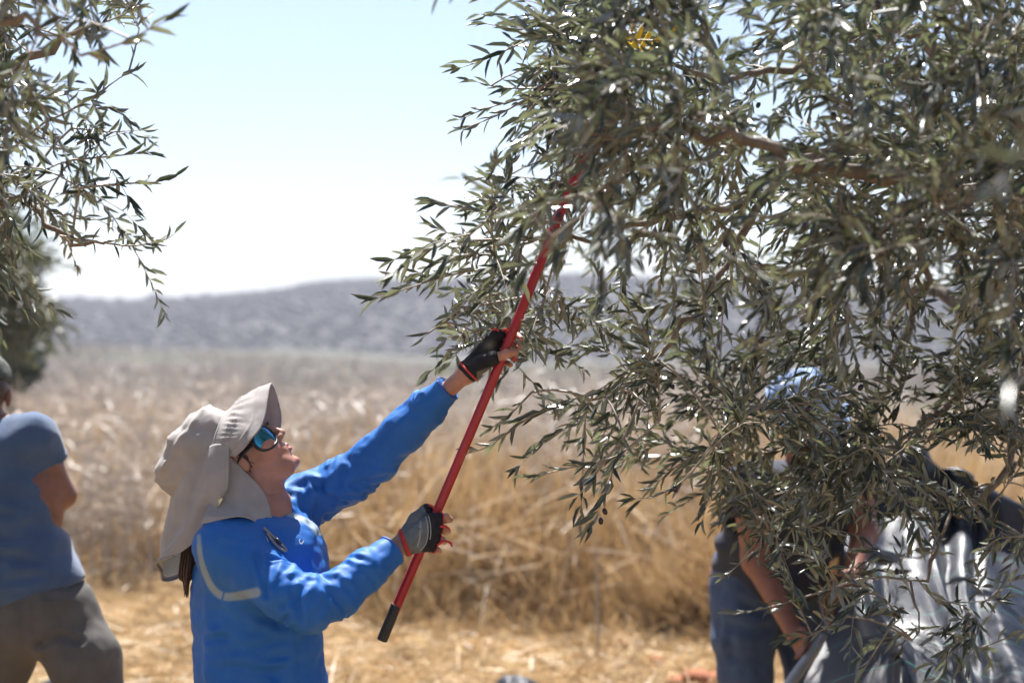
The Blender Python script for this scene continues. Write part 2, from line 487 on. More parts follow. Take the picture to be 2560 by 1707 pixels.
def mat_tarp():
    m, N, L, b = mat_new('black_woven_sheet')
    tc = N.new("ShaderNodeTexCoord")
    w = N.new("ShaderNodeTexWave"); w.inputs["Scale"].default_value = 260; w.inputs["Distortion"].default_value = 1.5; w.bands_direction = 'Y'
    L.new(tc.outputs["UV"], w.inputs["Vector"])
    n = N.new("ShaderNodeTexNoise"); n.inputs["Scale"].default_value = 14; n.inputs["Detail"].default_value = 6
    L.new(tc.outputs["Object"], n.inputs["Vector"])
    r = N.new("ShaderNodeValToRGB"); r.color_ramp.elements[0].color = (0.006, 0.008, 0.018, 1); r.color_ramp.elements[1].color = (0.022, 0.025, 0.036, 1)
    L.new(n.outputs["Fac"], r.inputs[0])
    # thin green marker threads of the weave
    sx = N.new("ShaderNodeSeparateXYZ"); L.new(tc.outputs["UV"], sx.inputs[0])
    ml = N.new("ShaderNodeMath"); ml.operation = 'MULTIPLY'; ml.inputs[1].default_value = 4.2; L.new(sx.outputs["Y"], ml.inputs[0])
    fr = N.new("ShaderNodeMath"); fr.operation = 'FRACT'; L.new(ml.outputs[0], fr.inputs[0])
    lt = N.new("ShaderNodeMath"); lt.operation = 'LESS_THAN'; lt.inputs[1].default_value = 0.016; L.new(fr.outputs[0], lt.inputs[0])
    mx = N.new("ShaderNodeMix"); mx.data_type = 'RGBA'; mx.inputs["B"].default_value = (0.05, 0.20, 0.15, 1)
    L.new(lt.outputs[0], mx.inputs["Factor"]); L.new(r.outputs[0], mx.inputs["A"]); L.new(mx.outputs["Result"], b.inputs["Base Color"])
    bp = N.new("ShaderNodeBump"); bp.inputs["Strength"].default_value = 0.3; bp.inputs["Distance"].default_value = 0.003
    ad = N.new("ShaderNodeMath"); ad.operation = 'ADD'; L.new(w.outputs["Fac"], ad.inputs[0])
    n2 = N.new("ShaderNodeTexNoise"); n2.inputs["Scale"].default_value = 40; L.new(tc.outputs["Object"], n2.inputs["Vector"]); 
    m3 = N.new("ShaderNodeMath"); m3.operation = 'MULTIPLY'; m3.inputs[1].default_value = 3.0; L.new(n2.outputs["Fac"], m3.inputs[0]); L.new(m3.outputs[0], ad.inputs[1])
    L.new(ad.outputs[0], bp.inputs["Height"]); L.new(bp.outputs[0], b.inputs["Normal"])
    b.inputs["Roughness"].default_value = 0.34; b.inputs["Specular IOR Level"].default_value = 0.55
    return m
M['tarp'] = mat_tarp()

def mat_ground():
    m, N, L, b = mat_new('straw_covered_earth')
    g = N.new("ShaderNodeNewGeometry")
    n1 = N.new("ShaderNodeTexNoise"); n1.inputs["Scale"].default_value = 2.2; n1.inputs["Detail"].default_value = 8; n1.inputs["Roughness"].default_value = 0.7
    L.new(g.outputs["Position"], n1.inputs["Vector"])
    r1 = N.new("ShaderNodeValToRGB")
    r1.color_ramp.elements[0].position = 0.34; r1.color_ramp.elements[1].position = 0.66
    r1.color_ramp.elements[0].color = (0.15, 0.088, 0.042, 1); r1.color_ramp.elements[1].color = (0.34, 0.24, 0.12, 1)
    L.new(n1.outputs["Fac"], r1.inputs[0])
    # far fields: pale stubble with a greener strip
    n2 = N.new("ShaderNodeTexNoise"); n2.inputs["Scale"].default_value = 0.035; n2.inputs["Detail"].default_value = 4
    L.new(g.outputs["Position"], n2.inputs["Vector"])
    r2 = N.new("ShaderNodeValToRGB")
    r2.color_ramp.elements[0].position = 0.42; r2.color_ramp.elements[1].position = 0.60
    r2.color_ramp.elements[0].color = (0.085, 0.072, 0.062, 1); r2.color_ramp.elements[1].color = (0.055, 0.068, 0.042, 1)
    L.new(n2.outputs["Fac"], r2.inputs[0])
    sx = N.new("ShaderNodeSeparateXYZ"); L.new(g.outputs["Position"], sx.inputs[0])
    mr = N.new("ShaderNodeMapRange"); mr.inputs["From Min"].default_value = 18; mr.inputs["From Max"].default_value = 40
    L.new(sx.outputs["Y"], mr.inputs["Value"])
    mx = N.new("ShaderNodeMix"); mx.data_type = 'RGBA'
    L.new(mr.outputs[0], mx.inputs["Factor"]); L.new(r1.outputs[0], mx.inputs["A"]); L.new(r2.outputs[0], mx.inputs["B"])
    L.new(mx.outputs["Result"], b.inputs["Base Color"])
    n3 = N.new("ShaderNodeTexNoise"); n3.inputs["Scale"].default_value = 25; n3.inputs["Detail"].default_value = 5
    L.new(g.outputs["Position"], n3.inputs["Vector"])
    bp = N.new("ShaderNodeBump"); bp.inputs["Strength"].default_value = 0.7; bp.inputs["Distance"].default_value = 0.03
    L.new(n3.outputs["Fac"], bp.inputs["Height"]); L.new(bp.outputs[0], b.inputs["Normal"])
    b.inputs["Roughness"].default_value = 0.95; b.inputs["Specular IOR Level"].default_value = 0.2
    return m
M['ground'] = mat_ground()
M['hill'] = mat_noise('dry_hillside', (0.014, 0.014, 0.015), (0.022, 0.021, 0.020), 0.05, 0.95, coords='Object', detail=8)
# ------------------------------------------------------------------ the land
def ground_z(x, y):
    x = np.asarray(x, float); y = np.asarray(y, float)
    p = np.stack([x * 0.5, y * 0.5, np.zeros_like(x)], -1)
    z = 0.10 * fbm(p, 4)
    # rough ground rising a little on the left behind the tall grass
    z = z + 1.5 * np.clip((y - 22) / 50, 0, 1) ** 1.2 * np.clip((-x - 2) / 25, 0, 1)
    z = z - 0.9 * np.clip((y - 60) / 120, 0, 1)
    return z

def make_ground():
    def axis(lim, fine, step):
        a = [0.0]; s = step
        while a[-1] < lim:
            a.append(a[-1] + s)
            if a[-1] > fine: s *= 1.16
        return np.array(a)
    xp = axis(900, 9, 0.16); xs = np.concatenate([-xp[:0:-1], xp])
    yp = axis(1500, 24, 0.16); yn = axis(60, 2, 0.3)
    ys = np.concatenate([-yn[:0:-1], yp])
    X, Y = np.meshgrid(xs, ys, indexing='ij')
    Z = ground_z(X, Y)
    v = np.stack([X, Y, Z], -1).reshape(-1, 3)
    nx, ny = X.shape
    i = np.arange(nx - 1)[:, None] * ny + np.arange(ny - 1)[None, :]
    f = np.stack([i, i + ny, i + ny + 1, i + 1], -1).reshape(-1, 4)
    o = link("ground", mesh_np("ground", v, f), M['ground'])
    tag(o, "straw covered earth running back to the far dry fields", kind="structure")
make_ground()

def hill_h(x, y):
    u = 1280 + x / 300.0 * FPX
    us = np.array([-2500, -800, 100, 200, 310, 450, 550, 640, 735, 775, 890, 1000, 1400, 1800, 2600, 4500])
    hv = np.array([60, 85, 97, 106, 100, 106, 113, 119, 126, 138, 149, 152, 158, 150, 130, 90])
    ridge = np.interp(u, us, hv) / FPX * 300.0 + CAM_Z
    t = np.clip((y - 175) / 125.0, 0, 1)
    prof = t * t * (3 - 2 * t)
    back = np.clip(1 - (y - 300) / 160.0, 0, 1)
    n = fbm(np.stack([x * 0.05, y * 0.05, 0 * x], -1), 4)
    return (ridge + 1.5) * prof * np.where(y > 300, back ** 0.7, 1) - 1.5 + n * 1.1 * prof
def make_hill():
    xs = np.linspace(-380, 380, 190); ys = np.concatenate([np.linspace(170, 310, 60), np.linspace(318, 460, 14)])
    X, Y = np.meshgrid(xs, ys, indexing='ij')
    v = np.stack([X, Y, hill_h(X, Y)], -1).reshape(-1, 3)
    nx, ny = X.shape
    i = np.arange(nx - 1)[:, None] * ny + np.arange(ny - 1)[None, :]
    f = np.stack([i, i + ny, i + ny + 1, i + 1], -1).reshape(-1, 4)
    tag(link("hill", mesh_np("hill", v, f), M['hill']), "long low hill with dry scrub closing the valley behind", kind="structure")
    # scrub: one far mass
    bm = bmesh.new(); bmesh.ops.create_icosphere(bm, subdivisions=1, radius=1.0)
    bv = np.array([w.co[:] for w in bm.verts]); bf = np.array([[q.index for q in p.verts] for p in bm.faces]); bm.free()
    n = 15000
    px = rng.uniform(-190, 190, n); py = 175 + 128 * rng.random(n) ** 0.7
    k = fbm(np.stack([px * 0.03, py * 0.03, 0 * px], -1), 3) > -0.6
    px, py = px[k], py[k]; n = len(px)
    r = rng.uniform(0.3, 0.75, n)
    crest = np.array([(310, 0.0), (392, 2.1), (300, 1.0), (470, 1.0), (250, 1.2), (200, 1.1), (520, 0.9), (385, 1.6)])
    px = np.concatenate([px, (crest[:, 0] - 1280) / FPX * 300]); py = np.concatenate([py, np.full(len(crest), 299.0)]); r = np.concatenate([r, 0.5 + crest[:, 1] * 0.6])
    n = len(px)
    pz = hill_h(px, py)
    jit = 1 + 0.5 * (rng.random((n, len(bv))) - 0.5)
    V = bv[None] * (r[:, None] * jit)[:, :, None] * np.array([1.2, 1.2, 0.85]) + np.stack([px, py, pz + r * 0.3], -1)[:, None]
    Fq = bf[None] + (np.arange(n) * len(bv))[:, None, None]
    tag(link("hillside_scrub", mesh_np("hillside_scrub", V.reshape(-1, 3), Fq.reshape(-1, 3), False), M['scrub']),
        "grey green scrub dotted over the far hillside", "scrub", kind="stuff")
make_hill()

def blades(base, direc, length, width, droop, cols, tipc=None):
    """bent tapered strips as triangles; all arguments are arrays"""
    n = len(base)
    d = norm(direc)
    side = norm(np.cross(d, rng.normal(size=(n, 3))))
    ts = np.array([0, 0.4, 0.75, 1.0]); ws = np.array([1.0, 0.85, 0.55, 0.0])
    hz = d.copy(); hz[:, 2] = 0; hz = hz + 0.3 * rng.normal(size=(n, 3)) * np.array([1, 1, 0]); hz = norm(hz)
    V = []; C = []
    for t, w in zip(ts, ws):
        p = base + d * (length * t)[:, None] + (hz * 0.6 - np.array([0, 0, 1.0])) * (droop * length * t * t)[:, None]
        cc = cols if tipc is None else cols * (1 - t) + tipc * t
        if w > 0:
            V += [p - side * (width * w * 0.5)[:, None], p + side * (width * w * 0.5)[:, None]]; C += [cc, cc]
        else:
            V.append(p); C.append(cc)
    V = np.stack(V, 1); C = np.stack(C, 1)
    f = np.array([[0, 1, 3], [0, 3, 2], [2, 3, 5], [2, 5, 4], [4, 5, 6]])
    Fq = (f[None] + (np.arange(n) * 7)[:, None, None]).reshape(-1, 3)
    return V.reshape(-1, 3), Fq, C.reshape(-1, 3)

def stack(parts):
    V, Fq, C = [], [], []; o = 0
    for v, f, c in parts:
        V.append(v); Fq.append(f + o); C.append(c); o += len(v)
    return np.concatenate(V), np.concatenate(Fq), np.concatenate(C)

GOLD = np.array([0.44, 0.285, 0.125]); BROWN = np.array([0.24, 0.118, 0.042]); PALE = np.array([0.46, 0.39, 0.32]); STRAW = np.array([0.56, 0.43, 0.255]); MAUVE = np.array([0.33, 0.28, 0.25])
def mixc(a, b, t): return a * (1 - t[:, None]) + b * t[:, None]

def grass_front(x):
    """nearest distance at which the tall grass stands"""
    u = np.array([-8, -3.2, -2.4, -1.4, -0.5, 0.6, 1.2, 1.8, 3.5, 9]); yy = np.array([13.0, 12.2, 11.3, 10.4, 9.9, 9.7, 9.2, 8.8, 9.2, 9.4])
    return np.interp(x, u, yy) - 0.3 + 2.2 * fbm(np.stack([x * 0.55, 0 * x, 0 * x], -1), 3)

def make_grass():
    # golden tufts
    nt = 5200
    y = 8.7 + 8 * rng.random(nt) ** 1.4
    x = (rng.random(nt) - 0.5) * 0.9 * y + 0.0
    k = y > grass_front(x); x, y = x[k], y[k]; nt = len(x)
    h = (0.62 + 0.40 * rng.random(nt)) * (0.62 + 2.3 * (vnoise(np.stack([x * 0.75, y * 0.6, 0 * x], -1)) + 0.22))
    h = np.clip(h, 0.25, 1.4) * np.clip(0.25 + (y - grass_front(x)) / 1.8, 0.25, 1.0)
    k = fbm(np.stack([x * 0.8, y * 0.8, 9 + 0 * x], -1), 3) + 0.25 * rng.random(nt) > 0.06; x, y, h = x[k], y[k], h[k]; nt = len(x)
    per = 24
    X = np.repeat(x, per) + rng.normal(0, 0.10, nt * per); Y = np.repeat(y, per) + rng.normal(0, 0.10, nt * per)
    H = np.repeat(h, per) * rng.uniform(0.5, 1.1, nt * per)
    base = np.stack([X, Y, ground_z(X, Y) - 0.02], -1)
    d = np.stack([rng.normal(0, 0.38, len(X)), rng.normal(0, 0.38, len(X)), np.ones(len(X))], -1)
    t = rng.random(len(X))
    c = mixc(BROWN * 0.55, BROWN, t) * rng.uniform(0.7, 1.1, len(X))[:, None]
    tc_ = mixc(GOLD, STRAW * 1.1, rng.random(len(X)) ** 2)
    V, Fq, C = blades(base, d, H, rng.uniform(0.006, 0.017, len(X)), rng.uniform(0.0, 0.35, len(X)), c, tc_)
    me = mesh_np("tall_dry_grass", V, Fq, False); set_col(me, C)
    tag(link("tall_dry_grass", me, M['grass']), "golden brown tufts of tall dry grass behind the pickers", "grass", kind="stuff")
    # pale feathery weeds behind, nearly as high as the eye
    nt = 2300
    y = 10.0 + 16 * rng.random(nt) ** 1.2
    x = (rng.random(nt) - 0.5) * 0.9 * y
    h = 1.12 + 0.48 * rng.random(nt)
    h = h * (0.86 + 0.5 * (vnoise(np.stack([x * 0.35, y * 0.35, 3 + 0 * x], -1)) + 0.2)) * np.interp(x / y, [-0.45, -0.25, 0.1, 0.3], [1.02, 1.05, 0.97, 0.62])
    per = 24
    parts = []
    X = np.repeat(x, 5) + rng.normal(0, 0.12, nt * 5); Y = np.repeat(y, 5) + rng.normal(0, 0.12, nt * 5); H = np.repeat(h, 5) * rng.uniform(0.7, 1.05, nt * 5)
    base = np.stack([X, Y, ground_z(X, Y)], -1)
    d = np.stack([rng.normal(0, 0.16, len(X)), rng.normal(0, 0.16, len(X)), np.ones(len(X))], -1)
    cst = mixc(MAUVE, PALE, rng.random(len(X))) * rng.uniform(0.7, 1.1, len(X))[:, None]
    parts.append(blades(base, d, H, rng.uniform(0.006, 0.014, len(X)), rng.uniform(0, 0.12, len(X)), cst * 0.8, cst))
    # side shoots in the upper half
    m = 4
    tt = rng.uniform(0.35, 1.0, (len(X), m)).ravel()
    bs = np.repeat(base, m, 0) + np.repeat(norm(d), m, 0) * (np.repeat(H, m) * tt)[:, None]
    dd = norm(np.stack([rng.normal(0, 1, len(bs)), rng.normal(0, 1, len(bs)), rng.uniform(0.1, 1.6, len(bs))], -1))
    ch = np.repeat(cst, m, 0) * rng.uniform(0.8, 1.25, len(bs))[:, None]
    parts.append(blades(bs, dd, rng.uniform(0.06, 0.24, len(bs)), rng.uniform(0.007, 0.018, len(bs)), rng.uniform(0, 0.5, len(bs)), ch, ch))
    # lower weeds thinning out over the field behind
    n = 26000
    y = 24 + 70 * rng.random(n) ** 1.6; x = (rng.random(n) - 0.5) * 0.85 * y
    k = fbm(np.stack([x * 0.12, y * 0.12, 0 * x], -1), 3) > -0.15; x, y = x[k], y[k]; n = len(x)
    base = np.stack([x, y, ground_z(x, y)], -1)
    d = np.stack([rng.normal(0, 0.5, n), rng.normal(0, 0.5, n), np.ones(n)], -1)
    c = mixc(MAUVE * 0.7, PALE * 0.75, rng.random(n)) * rng.uniform(0.6, 1.2, n)[:, None]
    c = np.where((vnoise(np.stack([x * 0.06, y * 0.03, 5 + 0 * x], -1)) + 0.05 * x / y > 0.06)[:, None] & ((y > 40) & (x > -0.06 * y))[:, None], c * np.array([0.62, 0.80, 0.55]), c)
    parts.append(blades(base, d, rng.uniform(0.3, 1.0, n), rng.uniform(0.02, 0.07, n), rng.uniform(0, 0.3, n), c, c))
    V, Fq, C = stack(parts)
    me = mesh_np("pale_dry_weeds", V, Fq, False); set_col(me, C)
    tag(link("pale_dry_weeds", me, M['grass']), "pale grey feathery dead weeds standing behind the golden grass", "weeds", kind="stuff")
    # broken stems leaning every way through the grass
    n = 4200
    y = 8.9 + 7 * rng.random(n) ** 1.3; x = (rng.random(n) - 0.5) * 0.88 * y
    k = y > grass_front(x) - 0.5; x, y = x[k], y[k]; n = len(x)
    base = np.stack([x, y, ground_z(x, y) + 0.75 * rng.random(n) ** 1.4], -1)
    d = np.stack([rng.normal(0, 1.0, n), rng.normal(0, 0.6, n), rng.normal(0.5, 0.7, n)], -1)
    c = mixc(STRAW, PALE * 1.35, rng.random(n)) * rng.uniform(0.8, 1.25, n)[:, None]
    pz = blades(base, d, rng.uniform(0.15, 0.75, n), rng.uniform(0.006, 0.016, n), rng.uniform(0, 0.3, n), c, c)
    me = mesh_np("broken_stems", pz[0], pz[1], False); set_col(me, pz[2])
    tag(link("broken_stems", me, M['grass']), "pale broken stems leaning every way through the dry grass", "stems", kind="stuff")
    # straw lying on the trodden ground
    n = 26000
    y = 5.6 + 6.0 * rng.random(n) ** 1.1
    x = (rng.random(n) - 0.5) * 0.86 * y
    k = y < grass_front(x) + 1.0; x, y = x[k], y[k]; n = len(x)
    L_ = rng.uniform(0.05, 0.32, n)
    base = np.stack([x, y, ground_z(x, y) + rng.uniform(0.0, 0.05, n)], -1)
    d = np.stack([rng.normal(0, 1, n), rng.normal(0, 1, n), rng.normal(0.10, 0.16, n)], -1)
    c = mixc(GOLD, STRAW, rng.random(n)) * rng.uniform(0.6, 1.25, n)[:, None]
    p1 = blades(base, d, L_, rng.uniform(0.004, 0.012, n), rng.uniform(0, 0.12, n), c, c * 1.05)
    # short upright stubble
    n = 9000
    y = 5.8 + 5.5 * rng.random(n); x = (rng.random(n) - 0.5) * 0.86 * y
    k = y < grass_front(x) + 0.6; x, y = x[k], y[k]; n = len(x)
    base = np.stack([x, y, ground_z(x, y) - 0.01], -1)
    d = np.stack([rng.normal(0, 0.7, n), rng.normal(0, 0.7, n), np.ones(n)], -1)
    c = mixc(GOLD, STRAW, rng.random(n)) * rng.uniform(0.6, 1.1, n)[:, None]
    p2 = blades(base, d, rng.uniform(0.05, 0.20, n), rng.uniform(0.003, 0.007, n), rng.uniform(0, 0.3, n), c, c)
    # loose low tufts between the tall grass and the trodden straw
    nt = 420
    y = 6.8 + 5.5 * rng.random(nt); x = (rng.random(nt) - 0.5) * 0.86 * y
    gf = grass_front(x); k = (y < gf + 0.4) & (rng.random(nt) < np.clip(1.0 - (gf - y) / 3.2, 0.12, 1)); x, y = x[k], y[k]; nt = len(x)
    per = 22; X = np.repeat(x, per) + rng.normal(0, 0.07, nt * per); Y = np.repeat(y, per) + rng.normal(0, 0.07, nt * per)
    H = np.repeat(rng.uniform(0.14, 0.48, nt) * np.clip(1.15 - (grass_front(x) - y) / 3.0, 0.4, 1.1), per) * rng.uniform(0.5, 1.15, nt * per)
    d = np.stack([rng.normal(0, 0.6, len(X)), rng.normal(0, 0.6, len(X)), np.ones(len(X))], -1)
    c = mixc(BROWN, GOLD, rng.random(len(X))) * rng.uniform(0.7, 1.15, len(X))[:, None]
    p3 = blades(np.stack([X, Y, ground_z(X, Y) - 0.02], -1), d, H, rng.uniform(0.005, 0.013, len(X)), rng.uniform(0.1, 0.5, len(X)), c, mixc(GOLD, STRAW * 1.1, rng.random(len(X))))
    V, Fq, C = stack([p1, p2, p3])
    me = mesh_np("straw_litter", V, Fq, False); set_col(me, C)
    tag(link("straw_litter", me, M['grass']), "loose golden straw strewn over the trodden ground", "straw", kind="stuff")
make_grass()

# single tall stalks that stand out in front of the grass
def stalk(pts, r, c, label):
    o = tube_obj("dry_stalk", pts, [r, r * 0.8, r * 0.4], mat_noise('dead_stalk', tuple(np.array(c) * 0.8), tuple(c), 30, 0.6), None, 6, n=9)
    tag(o, label, "stalk", "dead stalks in front of the tall grass")
stalk([P(1495, 1560, 7.9) * [1, 1, 0] , P(1492, 1440, 7.9), P(1488, 1290, 7.9)], 0.009, (0.42, 0.37, 0.31), "thin grey upright dead stalk below the hanging sprig with olives")
stalk([P(1395, 1500, 8.6), P(1430, 1350, 8.5), P(1490, 1200, 8.4)], 0.010, (0.50, 0.40, 0.28), "pale slanting dead stalk crossing the golden grass near the pole")

# bushes and clods
def leaf_cloud(n, centre, radii, size, seed):
    g = np.random.default_rng(seed)
    d = norm(g.normal(size=(n, 3))); r = g.random(n) ** 0.4
    p = centre + d * r[:, None] * radii * (1 + 0.5 * vnoise(d * 2.1 + seed))[:, None]
    a = norm(g.normal(size=(n, 3))); b = norm(np.cross(a, g.normal(size=(n, 3))))
    s = size * g.uniform(0.6, 1.3, n)[:, None]
    V = np.stack([p - a * s, p + b * s * 0.35, p + a * s, p - b * s * 0.35], 1).reshape(-1, 3)
    Fq = np.arange(n * 4).reshape(-1, 4)
    return V, Fq
def bush(u, v, Y, rx, rz, n, size, mat, label, seed):
    c = P(u, v, Y); g = float(ground_z(c[0], c[1]))
    root = empty("bush", (c[0], c[1], g))
    V, Fq = leaf_cloud(n, np.array([c[0], c[1], c[2]]), np.array([rx, rx, rz]), size, seed)
    tag(link("foliage", mesh_np("foliage", V, Fq, False), mat, root), kind="stuff")
    for k in range(4):
        e = c + np.array([random.uniform(-0.5, 0.5) * rx, random.uniform(-0.5, 0.5) * rx, 0.3 * rz])
        tube_obj("stem", [(c[0] + 0.1 * k, c[1], g - 0.05), (np.array([c[0], c[1], g]) + e) / 2 + [0.1, 0, 0], e], [0.05, 0.035, 0.01], M['bark'], root, 6, n=6)
    tag(root, label, "bush")
bush(20, 905, 15.5, 0.36, 0.32, 4000, 0.045, M['bush'], "dark green rounded bush beyond the capped man's head", 3)
def clod(u, v, Y, r, label, seed):
    c = P(u, v, Y); c[2] = float(ground_z(c[0], c[1])) + r * 0.25
    bm = bmesh.new(); bmesh.ops.create_icosphere(bm, subdivisions=3, radius=r)
    for w in bm.verts:
        w.co *= 1 + 0.7 * float(fbm(np.array(w.co) / r * 0.9 + seed, 3)); w.co.z *= 0.7
    me = bpy.data.meshes.new("earth_clod"); bm.to_mesh(me); bm.free()
    o = link("earth_clod", me, M['clod']); o.location = tuple(c)
    tag(o, label, "clod", "clods of red earth on the straw")
clod(1550, 1522, 8.3, 0.055, "lone red earth clod in the middle of the trodden straw", 1)
clod(1690, 1675, 7.4, 0.07, "red earth clod beside the jeans, small one on its own", 2)
clod(1745, 1690, 7.35, 0.10, "biggest red earth clod, low beside the jeans", 3)
clod(1800, 1682, 7.4, 0.08, "red earth clod touching the jeans of the bending man", 4)
clod(1640, 1580, 7.9, 0.05, "small red earth clod between the dead stalk and the jeans", 5)
# ------------------------------------------------------------------ olive trees
def leaf_templates():
    T = []
    for curl, fold, bend in ((0.10, 0.22, 0.05), (-0.08, 0.30, -0.04), (0.22, 0.15, 0.10), (0.0, 0.35, 0.0)):
        ys = [0.0, 0.30, 0.68, 1.0]; ws = [0, 0.5, 0.42, 0]
        v = []
        for y, w in zip(ys, ws):
            z = -curl * y * y; x0 = bend * y * y
            if w == 0: v.append((x0, y, z))
            else:
                v += [(x0 - w, y, z + fold * w), (x0, y, z), (x0 + w, y, z + fold * w)]
        T.append(np.array(v))
    return T
LEAF_T = leaf_templates()
LEAF_F = np.array([[0, 2, 1], [0, 3, 2], [1, 2, 5], [1, 5, 4], [2, 3, 6], [2, 6, 5], [4, 5, 7], [5, 6, 7]])

class Tree:
    def __init__(self, seed):
        self.g = np.random.default_rng(seed)
        self.sweep = 0.0; self.nodes = []; self.limbs = []; self.twigs = []; self.leaves = []; self.olives = []
    def limb(self, pts, rads, n=24):
        p = resample(pts, n); r = np.interp(np.linspace(0, 1, n), np.linspace(0, 1, len(rads)), rads)
        p[1:-1] += self.g.normal(0, 0.012, (n - 2, 3))
        self.limbs.append((p, r)); self.nodes.append(p[2:])
    def leaf(self, base, direc, normal, length, width):
        self.leaves.append((base, direc, normal, length, width))
    def shoot(self, pts, r0=0.003, spacing=0.027, Lf=0.064, leaf_from=0.0, dens=1.0, olives=0.0, record=True):
        """a leafy shoot along a polyline"""
        g = self.g
        pts = np.asarray(pts, float)
        self.twigs.append((pts, np.linspace(r0, 0.0009, len(pts))))
        if record: self.nodes.append(pts[::2])
        seg = np.linalg.norm(np.diff(pts, axis=0), axis=1); cum = np.concatenate([[0], np.cumsum(seg)])
        s = leaf_from * cum[-1] + spacing * g.random()
        ph = g.random() * 6.28
        while s < cum[-1]:
            i = min(np.searchsorted(cum, s) - 1, len(seg) - 1); i = max(i, 0)
            t = (s - cum[i]) / max(seg[i], 1e-6)
            p = pts[i] + (pts[i + 1] - pts[i]) * t
            tan = (pts[i + 1] - pts[i]) / max(seg[i], 1e-6)
            a = np.cross(tan, [0.13, 0.21, 0.97]); a /= max(np.linalg.norm(a), 1e-6); b = np.cross(tan, a)
            for sgn in (1, -1):
                if g.random() > dens * 0.86: continue
                q = ph + g.normal(0, 0.4)
                sd = sgn * (a * math.cos(q) + b * math.sin(q))
                open_ = g.uniform(0.25, 1.25) * (1.0 - 0.45 * s / cum[-1])
                d = tan * math.cos(open_) + sd * math.sin(open_) + np.array([self.sweep, 0, -0.12]) + g.normal(0, 0.24, 3)
                nrm = np.array([0, 0, 0.35]) + tan * 0.3 - sd * 0.15 + g.normal(0, 0.75, 3)
                L = Lf * g.uniform(0.62, 1.2)
                self.leaf(p, d, nrm, L, L * g.uniform(0.125, 0.20))
            if g.random() < olives:
                self.olives.append(p + np.array([g.normal(0, 0.006), g.normal(0, 0.006), -0.016 - 0.014 * g.random()]))
                self.twigs.append((np.array([p, self.olives[-1] + [0, 0, 0.008]]), np.array([0.0009, 0.0007])))
            ph += 1.4 + g.normal(0, 0.3); s += spacing * g.uniform(0.7, 1.35)
        # end leaf
        tan = norm(pts[-1] - pts[-2]); self.leaf(pts[-1], tan + g.normal(0, 0.15, 3), g.normal(0, 1, 3) + [0, 0, 1], Lf * 0.8, Lf * 0.15)
    def grow(self, targets, reach=0.42, Lf=0.062, olives=0.01, droop=0.12, per=2, dens=1.0):
        g = self.g
        N = np.concatenate(self.nodes)
        d0 = np.array([np.min(np.linalg.norm(N - t, axis=1)) for t in targets])
        for ti in np.argsort(d0):
            t = targets[ti]
            D = np.linalg.norm(N - t, axis=1)
            D = np.where(D < 0.16, D + 0.5, D)
            k = int(np.argmin(D + 0.15 * np.maximum(0, N[:, 0] * 0)))
            a = N[k]; L = D[k]
            mid = (a + t) / 2 + np.array([0, 0, droop * L]) + g.normal(0, 0.09, 3) * L
            n = max(5, int(L / 0.05))
            pts = resample([a, mid, t], n)
            bare = max(0.12, 1 - reach / max(L, 0.01))
            self.shoot(pts, 0.0019 + 0.0045 * min(L, 1.0), Lf=Lf, leaf_from=bare, olives=olives, dens=dens, record=False)
            new = [pts[1::2]]
            for q in range(per):
                s0 = g.uniform(0.45, 0.95); i0 = int(s0 * (n - 1)); b = pts[i0]
                tan = norm(pts[min(i0 + 1, n - 1)] - pts[max(i0 - 1, 0)])
                dd = norm(tan + g.normal(0, 0.55, 3) + [self.sweep, 0, 0]) ; l2 = g.uniform(0.10, 0.28)
                e = b + dd * l2 + np.array([0, 0, -0.15 * l2])
                self.shoot(resample([b, (b + e) / 2 + [0, 0, 0.02], e], 5), 0.0018, Lf=Lf, olives=olives, dens=dens, record=False)
            N = np.concatenate([N, pts[1::2]])
    def build(self, name, base, label, mat, nleaf=300, group=None, far=False):
        g = self.g
        root = empty(name, base)
        # leaves brushed aside where hands, arm and comb have pushed through
        def clear(p, lists):
            u = 1280 + p[0] / p[1] * FPX; v = 853.5 - (p[2] - CAM_Z) / p[1] * FPX
            if 380 < v < 780 and p[1] < 3.64 and abs(u - (1239 + (933 - v) * 0.403)) < 22 and g.random() < 0.6: return False
            return not any(a < u < b and c < v < d and p[1] < 3.66 for a, b, c, d in lists)
        box = [(1120, 1325, 795, 975), (1000, 1150, 930, 1120), (1560, 1625, 55, 130)]
        self.leaves = [l for l in self.leaves if clear(l[0] + norm(l[1]) * l[3] * 0.5, box)]
        for i, (p, r) in enumerate(self.limbs):
            m = MB(); m.add(*tube(p, r * (1 + 0.12 * g.normal(size=len(r))), 10))
            m.build("trunk" if i == 0 else "limb", M['bark'], root)
        m = MB()
        for p, r in self.twigs: m.add(*tube(p, r, 4, False))
        tag(m.build("twigs", M['twig'], root), kind="stuff")
        n = len(self.leaves)
        B = np.array([l[0] for l in self.leaves]); D = norm([l[1] for l in self.leaves]); Nn = np.array([l[2] for l in self.leaves])
        X = norm(np.cross(D, Nn)); Z = np.cross(X, D)
        Ls = np.array([l[3] for l in self.leaves]); W = np.array([l[4] for l in self.leaves])
        kind = g.integers(0, 4, n)
        T = np.stack(LEAF_T)[kind]
        # the leaves that show largest become parts of their own
        c = B + D * (Ls / 2)[:, None]
        u = c[:, 0] / c[:, 1]; w = (c[:, 2] - CAM_Z) / c[:, 1]
        inside = (np.abs(u) < 0.355) & (np.abs(w) < 0.237) & (c[:, 1] > 0.5)
        face = np.abs(np.sum(Z * norm(c - np.array([0, 0, CAM_Z])), 1)) * Ls * W / c[:, 1] ** 2
        order = np.argsort(np.where(inside, -face, 1))
        pick = order[:nleaf] if nleaf else order[:0]
        keep = np.ones(n, bool); keep[pick] = False
